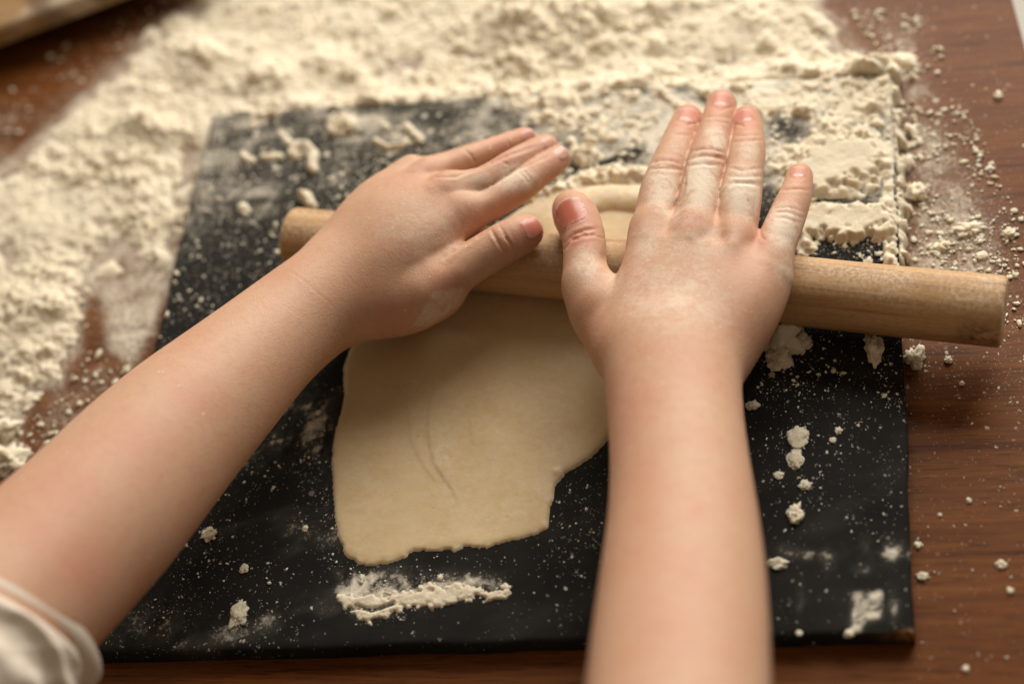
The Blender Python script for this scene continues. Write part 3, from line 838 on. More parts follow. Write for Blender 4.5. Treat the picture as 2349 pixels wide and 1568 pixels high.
DPOLY = at([p[0] for p in DOUGH], [p[1] for p in DOUGH], 0.1)[:, :2]
zones_board = [
    ([(480, 270), (1150, 230), (1250, 420), (760, 470), (640, 620), (360, 800), (420, 500)], 1900, 0.014, 0.10),
    ([(1130, 180), (2060, 160), (2070, 600), (1780, 590), (1740, 340), (1480, 400), (1250, 420)], 1500, 0.02, 0.13),
    ([(1720, 740), (2075, 780), (2080, 950), (1740, 900)], 260, 0.018, 0.10),
    ([(1720, 900), (2090, 900), (2096, 1250), (1770, 1250)], 300, 0.012, 0.05),
    ([(480, 850), (790, 850), (780, 1300), (240, 1480), (500, 1100)], 330, 0.012, 0.06),
    ([(770, 1285), (1180, 1260), (1390, 1020), (1380, 1400), (1200, 1450), (800, 1340)], 330, 0.012, 0.045),
    ([(760, 1340), (900, 1320), (1170, 1310), (1180, 1360), (1000, 1410), (830, 1440), (760, 1400)], 500, 0.010, 0.035),
]
P_, R_ = scatter(zones_board, 0.0, 61, lambda x, y: (in_board(x, y) > 0.15) & (poly_sd(x, y, DPOLY) < -0.08))
crumbs('flour_crumbs', P_, R_, 0.0, 62)
zones_table = [
    ([(1880, -60), (2080, -60), (2200, 200), (2330, 480), (2340, 640), (2060, 640), (2050, 160)], 3000, 0.012, 0.11),
    ([(2060, 600), (2400, 480), (2400, 760), (2080, 740)], 420, 0.015, 0.10),
    ([(2080, 760), (2420, 740), (2420, 1568), (2110, 1560)], 190, 0.012, 0.05),
    ([(-40, 860), (380, 720), (260, 960), (60, 1120), (-40, 1130)], 420, 0.025, 0.15),
    ([(-60, 250), (300, -10), (420, -60), (420, 60), (130, 300), (-60, 430)], 260, 0.03, 0.12),
    ([(200, 640), (420, 560), (380, 700), (330, 800)], 60, 0.02, 0.09),
]
P_, R_ = scatter(zones_table, ZT, 71, lambda x, y: in_board(x, y) < -0.1)
crumbs('scattered_flour', P_, R_, ZT, 72)

# ---- lumps one can point at
def lump(px, py, rx, ry, zb, label, flat=0.6, group=None, rough=0.35, rot=0.0):
    c = at(px, py, zb)
    sc = depth(c) / FPX
    V, F = ICO4
    V = V.copy()
    off = Vector((random.uniform(0, 99), random.uniform(0, 99), random.uniform(0, 99)))
    fr = max(1.0, rx / 15.0)
    d = np.array([1 + rough * mnoise.noise(Vector(v) * 1.6 + off) * 1.3 + rough * 0.6 * mnoise.noise(Vector(v) * 3.4 * fr + off) + rough * 0.40 * mnoise.noise(Vector(v) * 7.5 * fr + off) + rough * 0.2 * mnoise.noise(Vector(v) * 14.0 * fr + off) for v in V])
    V = V * d[:, None]
    hz = min(rx, ry) * flat
    V = V * np.array([rx * sc, ry * sc / 0.8, hz * sc])
    V[:, 2] = np.maximum(V[:, 2], -0.35 * hz * sc)
    V[:, 2] += 0.33 * hz * sc
    ca, sa = math.cos(rot), math.sin(rot)
    V = np.stack([V[:, 0] * ca - V[:, 1] * sa, V[:, 0] * sa + V[:, 1] * ca, V[:, 2]], -1)
    o = obj('flour_lump', mesh_np('flour_lump', V, F, M_FLOUR, True))
    o.location = tuple(c * S)
    o['label'] = label; o['category'] = 'flour lump'
    if group: o['group'] = group
G1 = 'flour lumps on the black board right of the arm'
G2 = 'flour lumps on the brown table beside the board'
G3 = 'flour lumps on the black board left of the dough'
B = 0.0
for a_ in [
    (1791, 772, 48, 34, B, 'largest crusty grey flour clump touching the pin beside the right wrist', 1.0, G1, 0.7),
    (1786, 824, 30, 24, B, 'flat pale flake just below the crusty clump beside the right wrist', 0.8, G1, 0.4),
    (1833, 790, 24, 18, B, 'small flour lump joined to the right side of the crusty clump', 1.1, G1, 0.6),
    (2005, 806, 19, 32, B, 'tall narrow flour lump on the board below the right part of the pin', 1.2, G1, 0.5),
    (1996, 776, 12, 12, B, 'little flour lump between the pin and the tall narrow lump', 0.7, G1, 0.5),
    (1831, 1003, 25, 22, B, 'round flat flake, upper one of the touching pair on the board', 0.25, G1, 0.3),
    (1824, 1053, 19, 22, B, 'oval flat flake, lower one of the touching pair on the board', 0.25, G1, 0.3),
    (1786, 1090, 12, 8, B, 'small tan oval crumb left below the pair of flat flakes', 0.5, G1, 0.25),
    (1848, 1113, 13, 9, B, 'tilted torn crumb right below the pair of flat flakes', 0.5, G1, 0.6),
    (1824, 1182, 16, 18, B, 'knobbly white crumb low on the board right of the forearm', 0.6, G1, 0.6),
    (1783, 1293, 22, 9, B, 'wide ragged white crumb touching the right forearm outline near the bottom', 0.6, G1, 0.6),
    (1910, 1010, 8, 6, B, 'tiny oval crumb right of the pair of flat flakes', 0.6, G1, 0.3),
    (1923, 988, 8, 8, B, 'tiny crumb just above the tiny oval crumb on the board', 0.6, G1, 0.4),
    (1948, 1453, 12, 7, B, 'pale crumb on the front edge of the board by the rectangular smudge', 0.7, G1, 0.4),
    (1833, 1452, 7, 6, B, 'small crumb alone on the front edge right of the forearm', 0.7, G1, 0.4),
    (1726, 930, 14, 10, B, 'small crumb on the board close to the right edge of the forearm', 0.6, G1, 0.5),
    (2096, 823, 20, 20, ZT, 'lobed white lump on the table against the right board edge', 0.8, G2, 0.6),
    (2175, 826, 8, 8, ZT, 'round crumb on the table below the right end of the pin', 0.8, G2, 0.4),
    (2207, 880, 5, 5, ZT, 'tiny round crumb on bare wood lower right of the pin end', 0.8, G2, 0.4),
    (2106, 1251, 9, 7, ZT, 'crumb on the table just off the lower right board edge', 0.8, G2, 0.4),
    (2116, 1321, 12, 8, ZT, 'double crumb on the table near the front right board corner', 0.8, G2, 0.6),
    (2223, 1148, 6, 6, ZT, 'lone round crumb on bare wood in the lower right area', 0.8, G2, 0.3),
    (2296, 1295, 11, 8, ZT, 'loose twin crumb on the table at the lower right', 0.6, G2, 0.6),
    (2317, 1355, 7, 7, ZT, 'round crumb below the loose twin crumb at the right', 0.7, G2, 0.4),
    (2215, 1534, 7, 7, ZT, 'single crumb on the wood at the bottom right', 0.7, G2, 0.4),
    (2156, 1181, 5, 4, ZT, 'tiny bean shaped crumb on the table right of the board', 0.7, G2, 0.4),
    (2221, 527, 30, 15, ZT, 'long flat flour lump on the table behind the pin end', 0.5, G2, 0.6),
    (2316, 538, 17, 12, ZT, 'white flour lump at the far right edge behind the pin', 0.7, G2, 0.5),
    (2161, 567, 17, 11, ZT, 'flour lump on the table closest behind the right part of the pin', 0.7, G2, 0.5),
    (2251, 589, 15, 9, ZT, 'smooth oval flour lump just behind the right end of the pin', 0.7, G2, 0.4),
    (2290, 222, 9, 9, ZT, 'blurred lone crumb on bare wood at the upper right', 0.8, G2, 0.4),
    (2103, 444, 22, 18, ZT, 'thick flour lump against the right board edge behind the pin', 0.8, G2, 0.5),
    (480, 1226, 17, 13, B, 'rounded flour lump on the board between the left forearm and the dough', 0.45, G3, 0.5),
    (560, 1304, 10, 9, B, 'small round crumb lower right of the lump by the left forearm', 0.5, G3, 0.4),
    (550, 1408, 20, 26, B, 'smeared flour lump on the board near the front edge at the left', 0.25, G3, 0.5),
    (700, 1212, 7, 7, B, 'small crumb left of the lower dough edge', 0.5, G3, 0.4),
    (830, 1328, 7, 9, B, 'thin upright crumb between the dough and the swept ridge', 0.5, G3, 0.5),
    (1010, 1325, 6, 6, B, 'tiny bead of flour above the middle of the swept ridge', 0.7, G3, 0.3),
    (22, 1058, 42, 30, ZT, 'big crumbly flour lump on the table at the left frame edge', 0.7, None, 0.7),
    (18, 985, 26, 20, ZT, 'flour lump above the big crumbly one at the left frame edge', 0.7, None, 0.7),
    (292, 848, 9, 8, ZT, 'round crumb on the table next to the upper edge of the left forearm', 0.7, None, 0.4),
]:
    lump(*a_)

# ------------------------------------------------------------------ the child's arms
def smin(a, b, k):
    h = np.clip(0.5 + 0.5 * (b - a) / k, 0, 1)
    return b + (a - b) * h - k * h * (1 - h)
def spline(q, sub):
    """Catmull-Rom through (point, radius) pairs"""
    A = np.array([np.append(p, r) for p, r in q])
    A = np.vstack([2 * A[0] - A[1], A, 2 * A[-1] - A[-2]])
    out = []
    for i in range(1, len(A) - 2):
        p0, p1, p2, p3 = A[i - 1:i + 3]
        for t in np.arange(sub) / sub:
            out.append(0.5 * (2 * p1 + (p2 - p0) * t + (2 * p0 - 5 * p1 + 4 * p2 - p3) * t * t + (3 * p1 - p0 - 3 * p2 + p3) * t ** 3))
    out.append(A[-2])
    return [(o[:3], o[3]) for o in out]
class Limb:
    MARG = 2.0
    def __init__(self): self.body = []; self.fingers = []
    @staticmethod
    def pt(x, y, z, rpx):
        p = at(x, y, z)
        return p, rpx * depth(p) / FPX
    @staticmethod
    def cone(P, a, b, ra, rb):
        """exact cone with round ends"""
        ba = (b - a).astype(np.float32); pa = P - a.astype(np.float32)
        l2 = float(ba @ ba); rr = float(np.clip(ra - rb, -0.99 * l2 ** 0.5, 0.99 * l2 ** 0.5)); rb = ra - rr
        a2 = l2 - rr * rr; il2 = 1.0 / l2
        y = pa @ ba; z = y - l2
        q = pa * l2 - y[:, None] * ba
        x2 = (q * q).sum(1); y2 = y * y * l2; z2_ = z * z * l2
        k = np.sign(rr) * rr * rr * x2
        return np.where(np.sign(z) * a2 * z2_ > k, np.sqrt(x2 + z2_) * il2 - rb,
               np.where(np.sign(y) * a2 * y2 < k, np.sqrt(x2 + y2) * il2 - ra, (np.sqrt(x2 * a2 * il2) + y * rr) * il2 - ra))
    def box(self, q):
        lo = np.min([c - r for c, r in q], 0) - self.MARG; hi = np.max([c + r for c, r in q], 0) + self.MARG
        return lo.astype(np.float32), hi.astype(np.float32)
    def chain(self, pts, k, sub=3):
        """pts (x, y, z, r_px); adds the cones of one chain"""
        q = spline([self.pt(*p[:4]) for p in pts], sub)
        self.body.append((q, k, self.box(q)))
    def finger(self, pts, kroot=0.35):
        q = spline([self.pt(*p[:4]) for p in pts], 2)
        self.fingers.append((q, kroot, self.box(q)))
    def forearm(self, pts, k, flat=0.80):
        """pts (x, y, z, half width px): two parallel cones side by side make an oval limb"""
        q = spline([self.pt(*p) for p in pts], 3)
        A = []; B_ = []
        n = len(q)
        for i, (c, r) in enumerate(q):
            d = q[min(i + 1, n - 1)][0] - q[max(i - 1, 0)][0]; d /= np.linalg.norm(d)
            vw = CAM_C - c; vw /= np.linalg.norm(vw)
            vw = vw * 0.6 + np.array([0, 0, 1.0]) * 0.4
            s = np.cross(d, vw); s /= np.linalg.norm(s)
            A.append((c + s * r * (1 - flat), r * flat)); B_.append((c - s * r * (1 - flat), r * flat))
        self.body.append((A, k, self.box(A))); self.body.append((B_, k, self.box(B_)))
    def dist(self, P, q, box):
        """distance to one chain, only for the points inside its box"""
        i = np.where(((P > box[0]) & (P < box[1])).all(1))[0]
        if len(i) == 0: return i, None
        p = P[i]; d = None
        for (a, ra), (b, rb) in zip(q[:-1], q[1:]):
            c = self.cone(p, a, b, ra, rb)
            d = c if d is None else np.minimum(d, c)
        return i, d
    def eval(self, P):
        P = np.asarray(P, np.float32)
        D = np.full(len(P), 3.0, np.float32)
        for q, k, box in self.body:
            i, d = self.dist(P, q, box)
            if len(i): D[i] = smin(D[i], d, k)
        out = D.copy()
        for q, kr, box in self.fingers:
            i, d = self.dist(P, q, box)
            if len(i): out[i] = smin(out[i], smin(D[i], d, kr), 0.025)
        # the flesh is pressed flat against the pin
        ba = PB - PA; pa = P - PA.astype(np.float32)
        h = pa @ (ba / (ba @ ba)).astype(np.float32)
        q = pa - h[:, None] * ba.astype(np.float32)
        pin = np.sqrt((q * q).sum(1)) - (PIN_R + 0.01)
        return -smin(-out, pin, 0.12)
    def finger_dist(self, P):
        P = np.asarray(P, np.float32)
        D = np.full(len(P), 3.0, np.float32)
        for q, kr, box in self.fingers:
            i, d = self.dist(P, q, box)
            if len(i): D[i] = np.minimum(D[i], d)
        return D
    def grad(self, P, e=0.03):
        ks = np.array([(1, -1, -1), (-1, -1, 1), (-1, 1, -1), (1, 1, 1)], np.float32)
        g = sum(self.eval(P + k * e)[:, None] * k for k in ks)
        return g / (np.linalg.norm(g, axis=1, keepdims=True) + 1e-9)
    def bounds(self):
        A = []
        for q, *_ in self.body + self.fingers:
            for c, r in q: A += [c - r - 0.5, c + r + 0.5]
        A = np.array(A)
        return A.min(0), A.max(0)

def mesh_limb(L, h=0.1):
    lo, hi = L.bounds()
    f = 4
    nc = np.ceil((hi - lo) / (h * f)).astype(int) + 1
    gx, gy, gz = [lo[i] + (np.arange(nc[i]) + 0.5) * h * f for i in range(3)]
    G = np.stack(np.meshgrid(gx, gy, gz, indexing='ij'), -1).reshape(-1, 3)
    Dc = L.eval(G).reshape(nc)
    n = nc * f
    D = np.repeat(np.repeat(np.repeat(np.where(Dc < 0, -9.0, 9.0).astype(np.float32), f, 0), f, 1), f, 2)
    near = np.argwhere(np.abs(Dc) < h * f * 1.45)
    offs = np.stack(np.meshgrid(*[np.arange(f)] * 3, indexing='ij'), -1).reshape(-1, 3)
    I = (near[:, None, :] * f + offs[None]).reshape(-1, 3)
    D[I[:, 0], I[:, 1], I[:, 2]] = L.eval(lo + (I + 0.5) * h)
    # surface nets
    Sg = D < 0
    cnt = np.zeros(tuple(n - 1), np.int8)
    for dx in (0, 1):
        for dy in (0, 1):
            for dz in (0, 1):
                cnt += Sg[dx:n[0] - 1 + dx, dy:n[1] - 1 + dy, dz:n[2] - 1 + dz]
    act = np.argwhere((cnt > 0) & (cnt < 8))
    cor = np.array([(x, y, z) for x in (0, 1) for y in (0, 1) for z in (0, 1)])
    val = np.stack([D[act[:, 0] + c[0], act[:, 1] + c[1], act[:, 2] + c[2]] for c in cor], 1)
    acc = np.zeros((len(act), 3)); m = np.zeros(len(act))
    for i in range(8):
        for j in range(i + 1, 8):
            if np.abs(cor[i] - cor[j]).sum() != 1: continue
            a, b = val[:, i], val[:, j]
            cr = (a < 0) != (b < 0)
            t = np.where(cr, a / np.where(cr, a - b, 1), 0)
            p = cor[i] + t[:, None] * (cor[j] - cor[i])
            acc += p * cr[:, None]; m += cr
    V = lo + (act + acc / m[:, None] + 0.5) * h
    ids = np.full(tuple(n - 1), -1, np.int32)
    ids[act[:, 0], act[:, 1], act[:, 2]] = np.arange(len(act))
    Fs = []
    for axn in range(3):
        u, v = (axn + 1) % 3, (axn + 2) % 3
        sl0 = [slice(None)] * 3; sl1 = [slice(None)] * 3
        sl0[axn] = slice(0, -1); sl1[axn] = slice(1, None)
        s0, s1 = Sg[tuple(sl0)], Sg[tuple(sl1)]
        E = np.argwhere(s0 != s1)
        E = E[(E[:, u] > 0) & (E[:, v] > 0) & (E[:, u] < n[u] - 1) & (E[:, v] < n[v] - 1)]
        inn = s0[E[:, 0], E[:, 1], E[:, 2]]
        du = np.eye(3, dtype=int)[u]; dv = np.eye(3, dtype=int)[v]
        q = np.stack([ids[tuple((E - a * du - b * dv).T)] for a, b in ((0, 0), (1, 0), (1, 1), (0, 1))], 1)
        q = np.where(inn[:, None], q, q[:, ::-1])
        Fs.append(q)
    F = np.concatenate(Fs)
    F = F[(F >= 0).all(1)]
    for _ in range(2):
        V = V - np.clip(L.eval(V), -0.08, 0.08)[:, None] * L.grad(V)
    def relax(V, F, w, n):
        i = np.concatenate([F[:, k] for k in range(4)]); j = np.concatenate([F[:, (k + 1) % 4] for k in range(4)])
        deg = np.bincount(i, minlength=len(V)) + np.bincount(j, minlength=len(V))
        for _ in range(n):
            A = np.stack([np.bincount(i, V[j, c], len(V)) + np.bincount(j, V[i, c], len(V)) for c in range(3)], 1) / np.maximum(deg, 1)[:, None]
            V = V + w[:, None] * 0.6 * (A - V)
        return V
    # soft flesh: the palm and forearm are relaxed, the fingers keep their shape
    wgt = 0.06 + 0.94 * sstep(0.12, 0.55, L.finger_dist(V))
    V = relax(V, F, wgt, 45)
    # one linear subdivision, then smooth again
    ed = np.concatenate([F[:, [i, (i + 1) % 4]] for i in range(4)])
    key = np.sort(ed, 1)
    uq, inv = np.unique(key[:, 0].astype(np.int64) * len(V) + key[:, 1], return_inverse=True)
    em = (V[uq // len(V)] + V[uq % len(V)]) / 2
    fc = V[F].mean(1)
    nF = len(F); e_id = inv.reshape(4, nF).T + len(V); f_id = np.arange(nF) + len(V) + len(uq)
    V2 = np.concatenate([V, em, fc])
    F2 = np.concatenate([np.stack([F[:, i], e_id[:, i], f_id, e_id[:, (i - 1) % 4]], 1) for i in range(4)])
    wg2 = sstep(0.12, 0.55, L.finger_dist(V2))
    for _ in range(2):
        V2 = V2 - (1 - wg2)[:, None] * np.clip(L.eval(V2), -0.06, 0.06)[:, None] * L.grad(V2)
    V2 = relax(V2, F2, 0.25 + 0.75 * wg2, 4)
    n4 = np.cross(V2[F2[:, 2]] - V2[F2[:, 0]], V2[F2[:, 3]] - V2[F2[:, 1]])
    N = np.stack([sum(np.bincount(F2[:, k], n4[:, c], len(V2)) for k in range(4)) for c in range(3)], 1)
    N /= np.linalg.norm(N, axis=1, keepdims=True) + 1e-12
    return V2, F2, N

def trace(L, px, py, z0):
    """surface points seen at (px, py)"""
    P = at(px, py, z0)
    d = P - CAM_C; d /= np.linalg.norm(d, axis=1, keepdims=True)
    X = P - d * 5.0
    for _ in range(60):
        D = L.eval(X)
        X = X + d * np.clip(D, -0.5, 0.5)[:, None] * 0.8
    for _ in range(8):
        X = X - np.clip(L.eval(X), -0.3, 0.3)[:, None] * L.grad(X)
    return X, L.grad(X)

def make_nail_obj(L, parent, cx, cy, dx, dy, hl, hw, z0, label=None, bed=0.7, curve=1.0):
    """fingernail: a rounded plate laid on the surface; (dx, dy) points to its free edge in the picture"""
    n = 17
    u, v = np.meshgrid(np.linspace(-1, 1, n), np.linspace(-1, 1, n))      # u across, v along
    # squircle outline
    uu = u * np.sqrt(np.clip(1 - 0.42 * v ** 2 * 1.0, 0, 1)); vv = v * np.sqrt(np.clip(1 - 0.42 * u ** 2, 0, 1))
    X0, N0 = trace(L, np.array([cx, cx + dx * 2]), np.array([cy, cy + dy * 2]), z0)
    c0, n0 = X0[0], N0[0]
    e_v = X0[1] - X0[0]; e_v = e_v - n0 * (e_v @ n0); e_v /= np.linalg.norm(e_v)
    e_u = np.cross(n0, e_v)
    sc_ = depth(c0) / FPX
    X = c0 + e_v * (vv.ravel() * hl * sc_)[:, None] + e_u * (uu.ravel() * hw * sc_)[:, None] - n0 * ((vv.ravel() * hl * sc_) ** 2 * 0.25 + (uu.ravel() * hw * sc_) ** 2 * 0.5)[:, None]
    for _ in range(8):
        X = X - np.clip(L.eval(X), -0.2, 0.2)[:, None] * L.grad(X)
    N = L.grad(X)
    e = np.maximum(np.abs(u), np.abs(v)).ravel()
    lift = 0.045 * sstep(1.0, 0.86, e) - 0.004
    tipl = sstep(0.5, 1.0, v.ravel()) * 0.018
    V = X + N * (lift + tipl)[:, None]
    c = V.mean(0)
    F = grid_faces(n, n)
    # underside closes the plate
    idx = np.arange(n * n).reshape(n, n)
    ring = np.concatenate([idx[0, :], idx[1:, -1], idx[-1, -2::-1], idx[-2:0:-1, 0]])
    low = V[ring] - N[ring] * 0.05
    ii = n * n + np.arange(len(ring)); nx = np.roll(np.arange(len(ring)), -1)
    F = np.concatenate([F, np.stack([ring, ring[nx], ii[nx], ii], -1)])
    V = np.concatenate([V, low])
    bedv = np.clip(bed * (1 - 0.8 * sstep(0.70, 0.95, v.ravel())) - 0.25 * sstep(-0.55, -1, v.ravel()), 0, 1)
    rim = sstep(0.55, 1.0, e)
    at_ = {'bed': np.concatenate([bedv, bedv[ring]]), 'rim': np.concatenate([rim, rim[ring]])}
    # orient outward
    f0 = F[n * n // 2 - n]
    nn = np.cross(V[f0[1]] - V[f0[0]], V[f0[2]] - V[f0[0]])
    if nn @ N[n * n // 2] < 0: F = F[:, ::-1]
    o = obj('fingernail', mesh_np('fingernail', V, F, M_NAIL, True, at_), parent)
    return o

def sculpt(V, N, creases, dents, bumps=()):
    """creases (polyline px, depth cm, width px); dents/bumps (x, y, rx, ry, depth)"""
    P = proj(V); PX, PY = P[:, 0], P[:, 1]
    vw = CAM_C - V; vw /= np.linalg.norm(vw, axis=1, keepdims=True)
    face = sstep(0.05, 0.35, (N * vw).sum(1))
    disp = np.zeros(len(V))
    for pts, dp, wd in creases:
        pts = np.array(pts, float)
        bb = (PX > pts[:, 0].min() - 40) & (PX < pts[:, 0].max() + 40) & (PY > pts[:, 1].min() - 40) & (PY < pts[:, 1].max() + 40)
        i = np.where(bb)[0]
        n = len(pts) - 1
        best = np.full(len(i), 1e9); tt = np.zeros(len(i))
        for k in range(n):
            a, b = pts[k], pts[k + 1]; e = b - a
            t = np.clip(((PX[i] - a[0]) * e[0] + (PY[i] - a[1]) * e[1]) / (e @ e), 0, 1)
            d = np.hypot(PX[i] - a[0] - t * e[0], PY[i] - a[1] - t * e[1])
            m = d < best
            best = np.where(m, d, best); tt = np.where(m, (k + t) / n, tt)
        tap = np.sin(np.pi * np.clip(tt, 0.02, 0.98)) ** 0.6
        best = best + (vnoise(PX[i] / 9, PY[i] / 9, 3) - 0.5) * wd * 0.8
        tap = tap * (0.5 + 0.9 * vnoise(PX[i] / 22 + 5, PY[i] / 22, 8))
        prof = -dp * np.exp(-(best / wd) ** 2) + 0.30 * dp * np.exp(-((best - 2.4 * wd) / (1.3 * wd)) ** 2)
        disp[i] += prof * tap
    for x, y, rx, ry, dp in dents:
        disp -= dp * gauss(PX, PY, x, y, rx, ry)
    for x, y, rx, ry, dp in bumps:
        disp += dp * gauss(PX, PY, x, y, rx, ry)
    return V + N * (disp * face)[:, None], face, PX, PY

PERSON = obj('person', None, label='child with bare forearms and floury hands pressing down on the rolling pin', category='person')
PERSON.location = (0.05, -0.3, 0)
bpy.context.view_layer.update()
def part(name, me, parent=PERSON, **kw):
    o = obj(name, me, parent, **kw)
    if parent is PERSON: o.matrix_parent_inverse = PERSON.matrix_world.inverted()
    return o

# ---- right arm and hand
R = Limb()
R.forearm([(1546, 815, 3.7, 150), (1543, 860, 3.9, 158), (1550, 960, 4.4, 157), (1560, 1080, 5.0, 163), (1567, 1200, 5.6, 176), (1566, 1340, 6.4, 194), (1559, 1500, 7.4, 209), (1550, 1680, 8.6, 220), (1545, 1850, 9.8, 226)], 0.9)
for c in ([(1455, 800, 3.7, 92), (1470, 690, 3.95, 66), (1497, 530, 3.9, 52)],
          [(1525, 805, 3.8, 98), (1540, 690, 4.15, 66), (1590, 535, 4.1, 54)],
          [(1590, 810, 3.7, 96), (1630, 690, 4.05, 66), (1682, 555, 3.95, 52)],
          [(1640, 815, 3.5, 80), (1705, 700, 3.75, 70), (1764, 600, 3.6, 50)],
          [(1430, 810, 3.3, 70), (1385, 735, 3.3, 70), (1352, 665, 3.5, 58)],        # thenar
          [(1655, 810, 3.2, 74), (1722, 735, 3.3, 62), (1768, 655, 3.3, 50)]):       # pinky-side heel
    R.chain(c, 0.55)
# finger chains: knuckle, mid, joint, mid, joint, tip
R.finger([(1499, 535, 3.9, 51), (1515, 445, 3.75, 49), (1539, 380, 3.55, 46.5), (1553, 340, 3.35, 42), (1567, 305, 3.1, 39), (1578, 274, 2.75, 35)])
R.finger([(1590, 540, 4.1, 52), (1605, 445, 4.0, 46.5), (1624, 362, 3.75, 45), (1636, 318, 3.5, 41), (1647, 278, 3.2, 38), (1655, 240, 2.8, 35)])
R.finger([(1682, 560, 3.9, 50), (1697, 458, 3.85, 50), (1706, 402, 3.7, 44), (1713, 358, 3.5, 43), (1716, 313, 3.2, 37.5), (1712, 276, 2.8, 33.5)])
R.finger([(1764, 605, 3.6, 48), (1792, 530, 3.5, 45), (1815, 474, 3.3, 41), (1828, 436, 3.05, 35.5), (1834, 405, 2.75, 31)])
R.finger([(1372, 700, 3.6, 60), (1344, 640, 3.7, 52), (1342, 590, 3.75, 50), (1338, 540, 3.75, 50), (1321, 497, 3.7, 52), (1311, 480, 3.6, 45)], kroot=0.45)
V, F, N = mesh_limb(R)
def z2(X, Y): return (1221.5 + .4794 * X, 169.1 + .4794 * Y)
CR = [
    # index
    ([z2(572, 428), z2(610, 418), z2(660, 418), z2(712, 432)], 0.045, 3.4), ([z2(570, 455), z2(620, 452), z2(680, 455), z2(722, 462)], 0.05, 3.4), ([z2(590, 440), z2(640, 436), z2(700, 446)], 0.03, 2.6), ([z2(668, 292), z2(705, 290), z2(760, 300)], 0.025, 3.0),
    # middle
    ([z2(762, 372), z2(810, 362), z2(860, 362), z2(918, 378)], 0.04, 3.4), ([z2(758, 408), z2(815, 392), z2(870, 396), z2(925, 410)], 0.055, 3.6), ([z2(745, 440), z2(820, 432), z2(900, 440)], 0.035, 3.2), ([z2(828, 212), z2(880, 205), z2(950, 215)], 0.03, 3.2), ([z2(822, 235), z2(880, 228), z2(945, 238)], 0.022, 2.8),
    # ring
    ([z2(940, 452), z2(1000, 462), z2(1095, 452)], 0.03, 3.2), ([z2(925, 530), z2(980, 522), z2(1040, 524), z2(1095, 535)], 0.06, 4.2), ([z2(935, 490), z2(1000, 498), z2(1098, 490)], 0.03, 3.2), ([z2(960, 330), z2(1020, 322), z2(1100, 318)], 0.035, 3.2), ([z2(965, 300), z2(1030, 296), z2(1095, 296)], 0.022, 2.8),
    # pinky
    ([z2(1198, 558), z2(1250, 550), z2(1330, 556)], 0.045, 3.2), ([z2(1165, 668), z2(1215, 660), z2(1290, 690)], 0.035, 3.2), ([z2(1150, 690), z2(1205, 690), z2(1280, 715)], 0.03, 3.0), ([z2(1165, 645), z2(1225, 640), z2(1300, 660)], 0.025, 2.6),
    # thumb: deep folds at the joint
    ([z2(150, 815), z2(200, 768), z2(250, 750), z2(310, 742)], 0.06, 3.6), ([z2(140, 850), z2(190, 795), z2(245, 775), z2(320, 762)], 0.045, 3.4), ([z2(250, 780), z2(300, 775), z2(350, 790)], 0.02, 2.6),
    # skin folds behind the nails
    ([(1550, 276), (1578, 286), (1606, 278)], 0.03, 3.0), ([(1628, 244), (1656, 252), (1684, 244)], 0.03, 3.0), ([(1684, 282), (1708, 290), (1734, 276)], 0.03, 3.0), ([(1812, 408), (1830, 412), (1848, 408)], 0.02, 2.6),
    # finger webs
    ([z2(690, 630), z2(712, 590), z2(728, 540), z2(735, 470)], 0.05, 3.0), ([z2(892, 690), z2(888, 640), z2(900, 590), z2(925, 540)], 0.05, 3.2), ([z2(1085, 745), z2(1095, 780), z2(1120, 800)], 0.04, 3.0),
]
DN = [(z2(580, 690)[0], z2(580, 690)[1], 24, 20, 0.05), (*z2(775, 705), 22, 20, 0.03), (*z2(905, 780), 18, 18, 0.10), (*z2(1075, 800), 16, 16, 0.05), (*z2(690, 650), 16, 22, 0.05), (*z2(892, 710), 14, 22, 0.06), (*z2(360, 880), 20, 18, 0.05)]
BP = [(*z2(770, 740), 24, 24, 0.05), (*z2(600, 760), 24, 26, 0.04), (*z2(960, 810), 24, 22, 0.06), (*z2(1000, 585), 34, 24, 0.05), (*z2(1165, 740), 26, 20, 0.05), (1420, 660, 60, 40, 0.0)]
V, face, PX, PY = sculpt(V, N, CR, DN, BP)
red = np.zeros(len(V)); flr = np.zeros(len(V))
for x, y, r, a_ in ((1580, 266, 34, 0.55), (1655, 232, 34, 0.5), (1712, 270, 38, 0.6), (1834, 395, 34, 0.45), (1308, 500, 48, 0.75), (1325, 545, 40, 0.6), (1597, 505, 34, 0.45), (1661, 545, 15, 0.65), (1745, 552, 22, 0.4), (1790, 520, 28, 0.35), (1530, 385, 24, 0.4), (1622, 362, 24, 0.4), (1705, 405, 24, 0.4), (1690, 700, 60, 0.15), (1450, 920, 60, 0.22), (1478, 1060, 70, 0.18), (1602, 1172, 26, 0.35), (1580, 1310, 32, 0.25), (1530, 1430, 90, 0.2), (1480, 660, 60, 0.2), (1370, 740, 50, 0.25)):
    red = np.maximum(red, a_ * gauss(PX, PY, x, y, r))
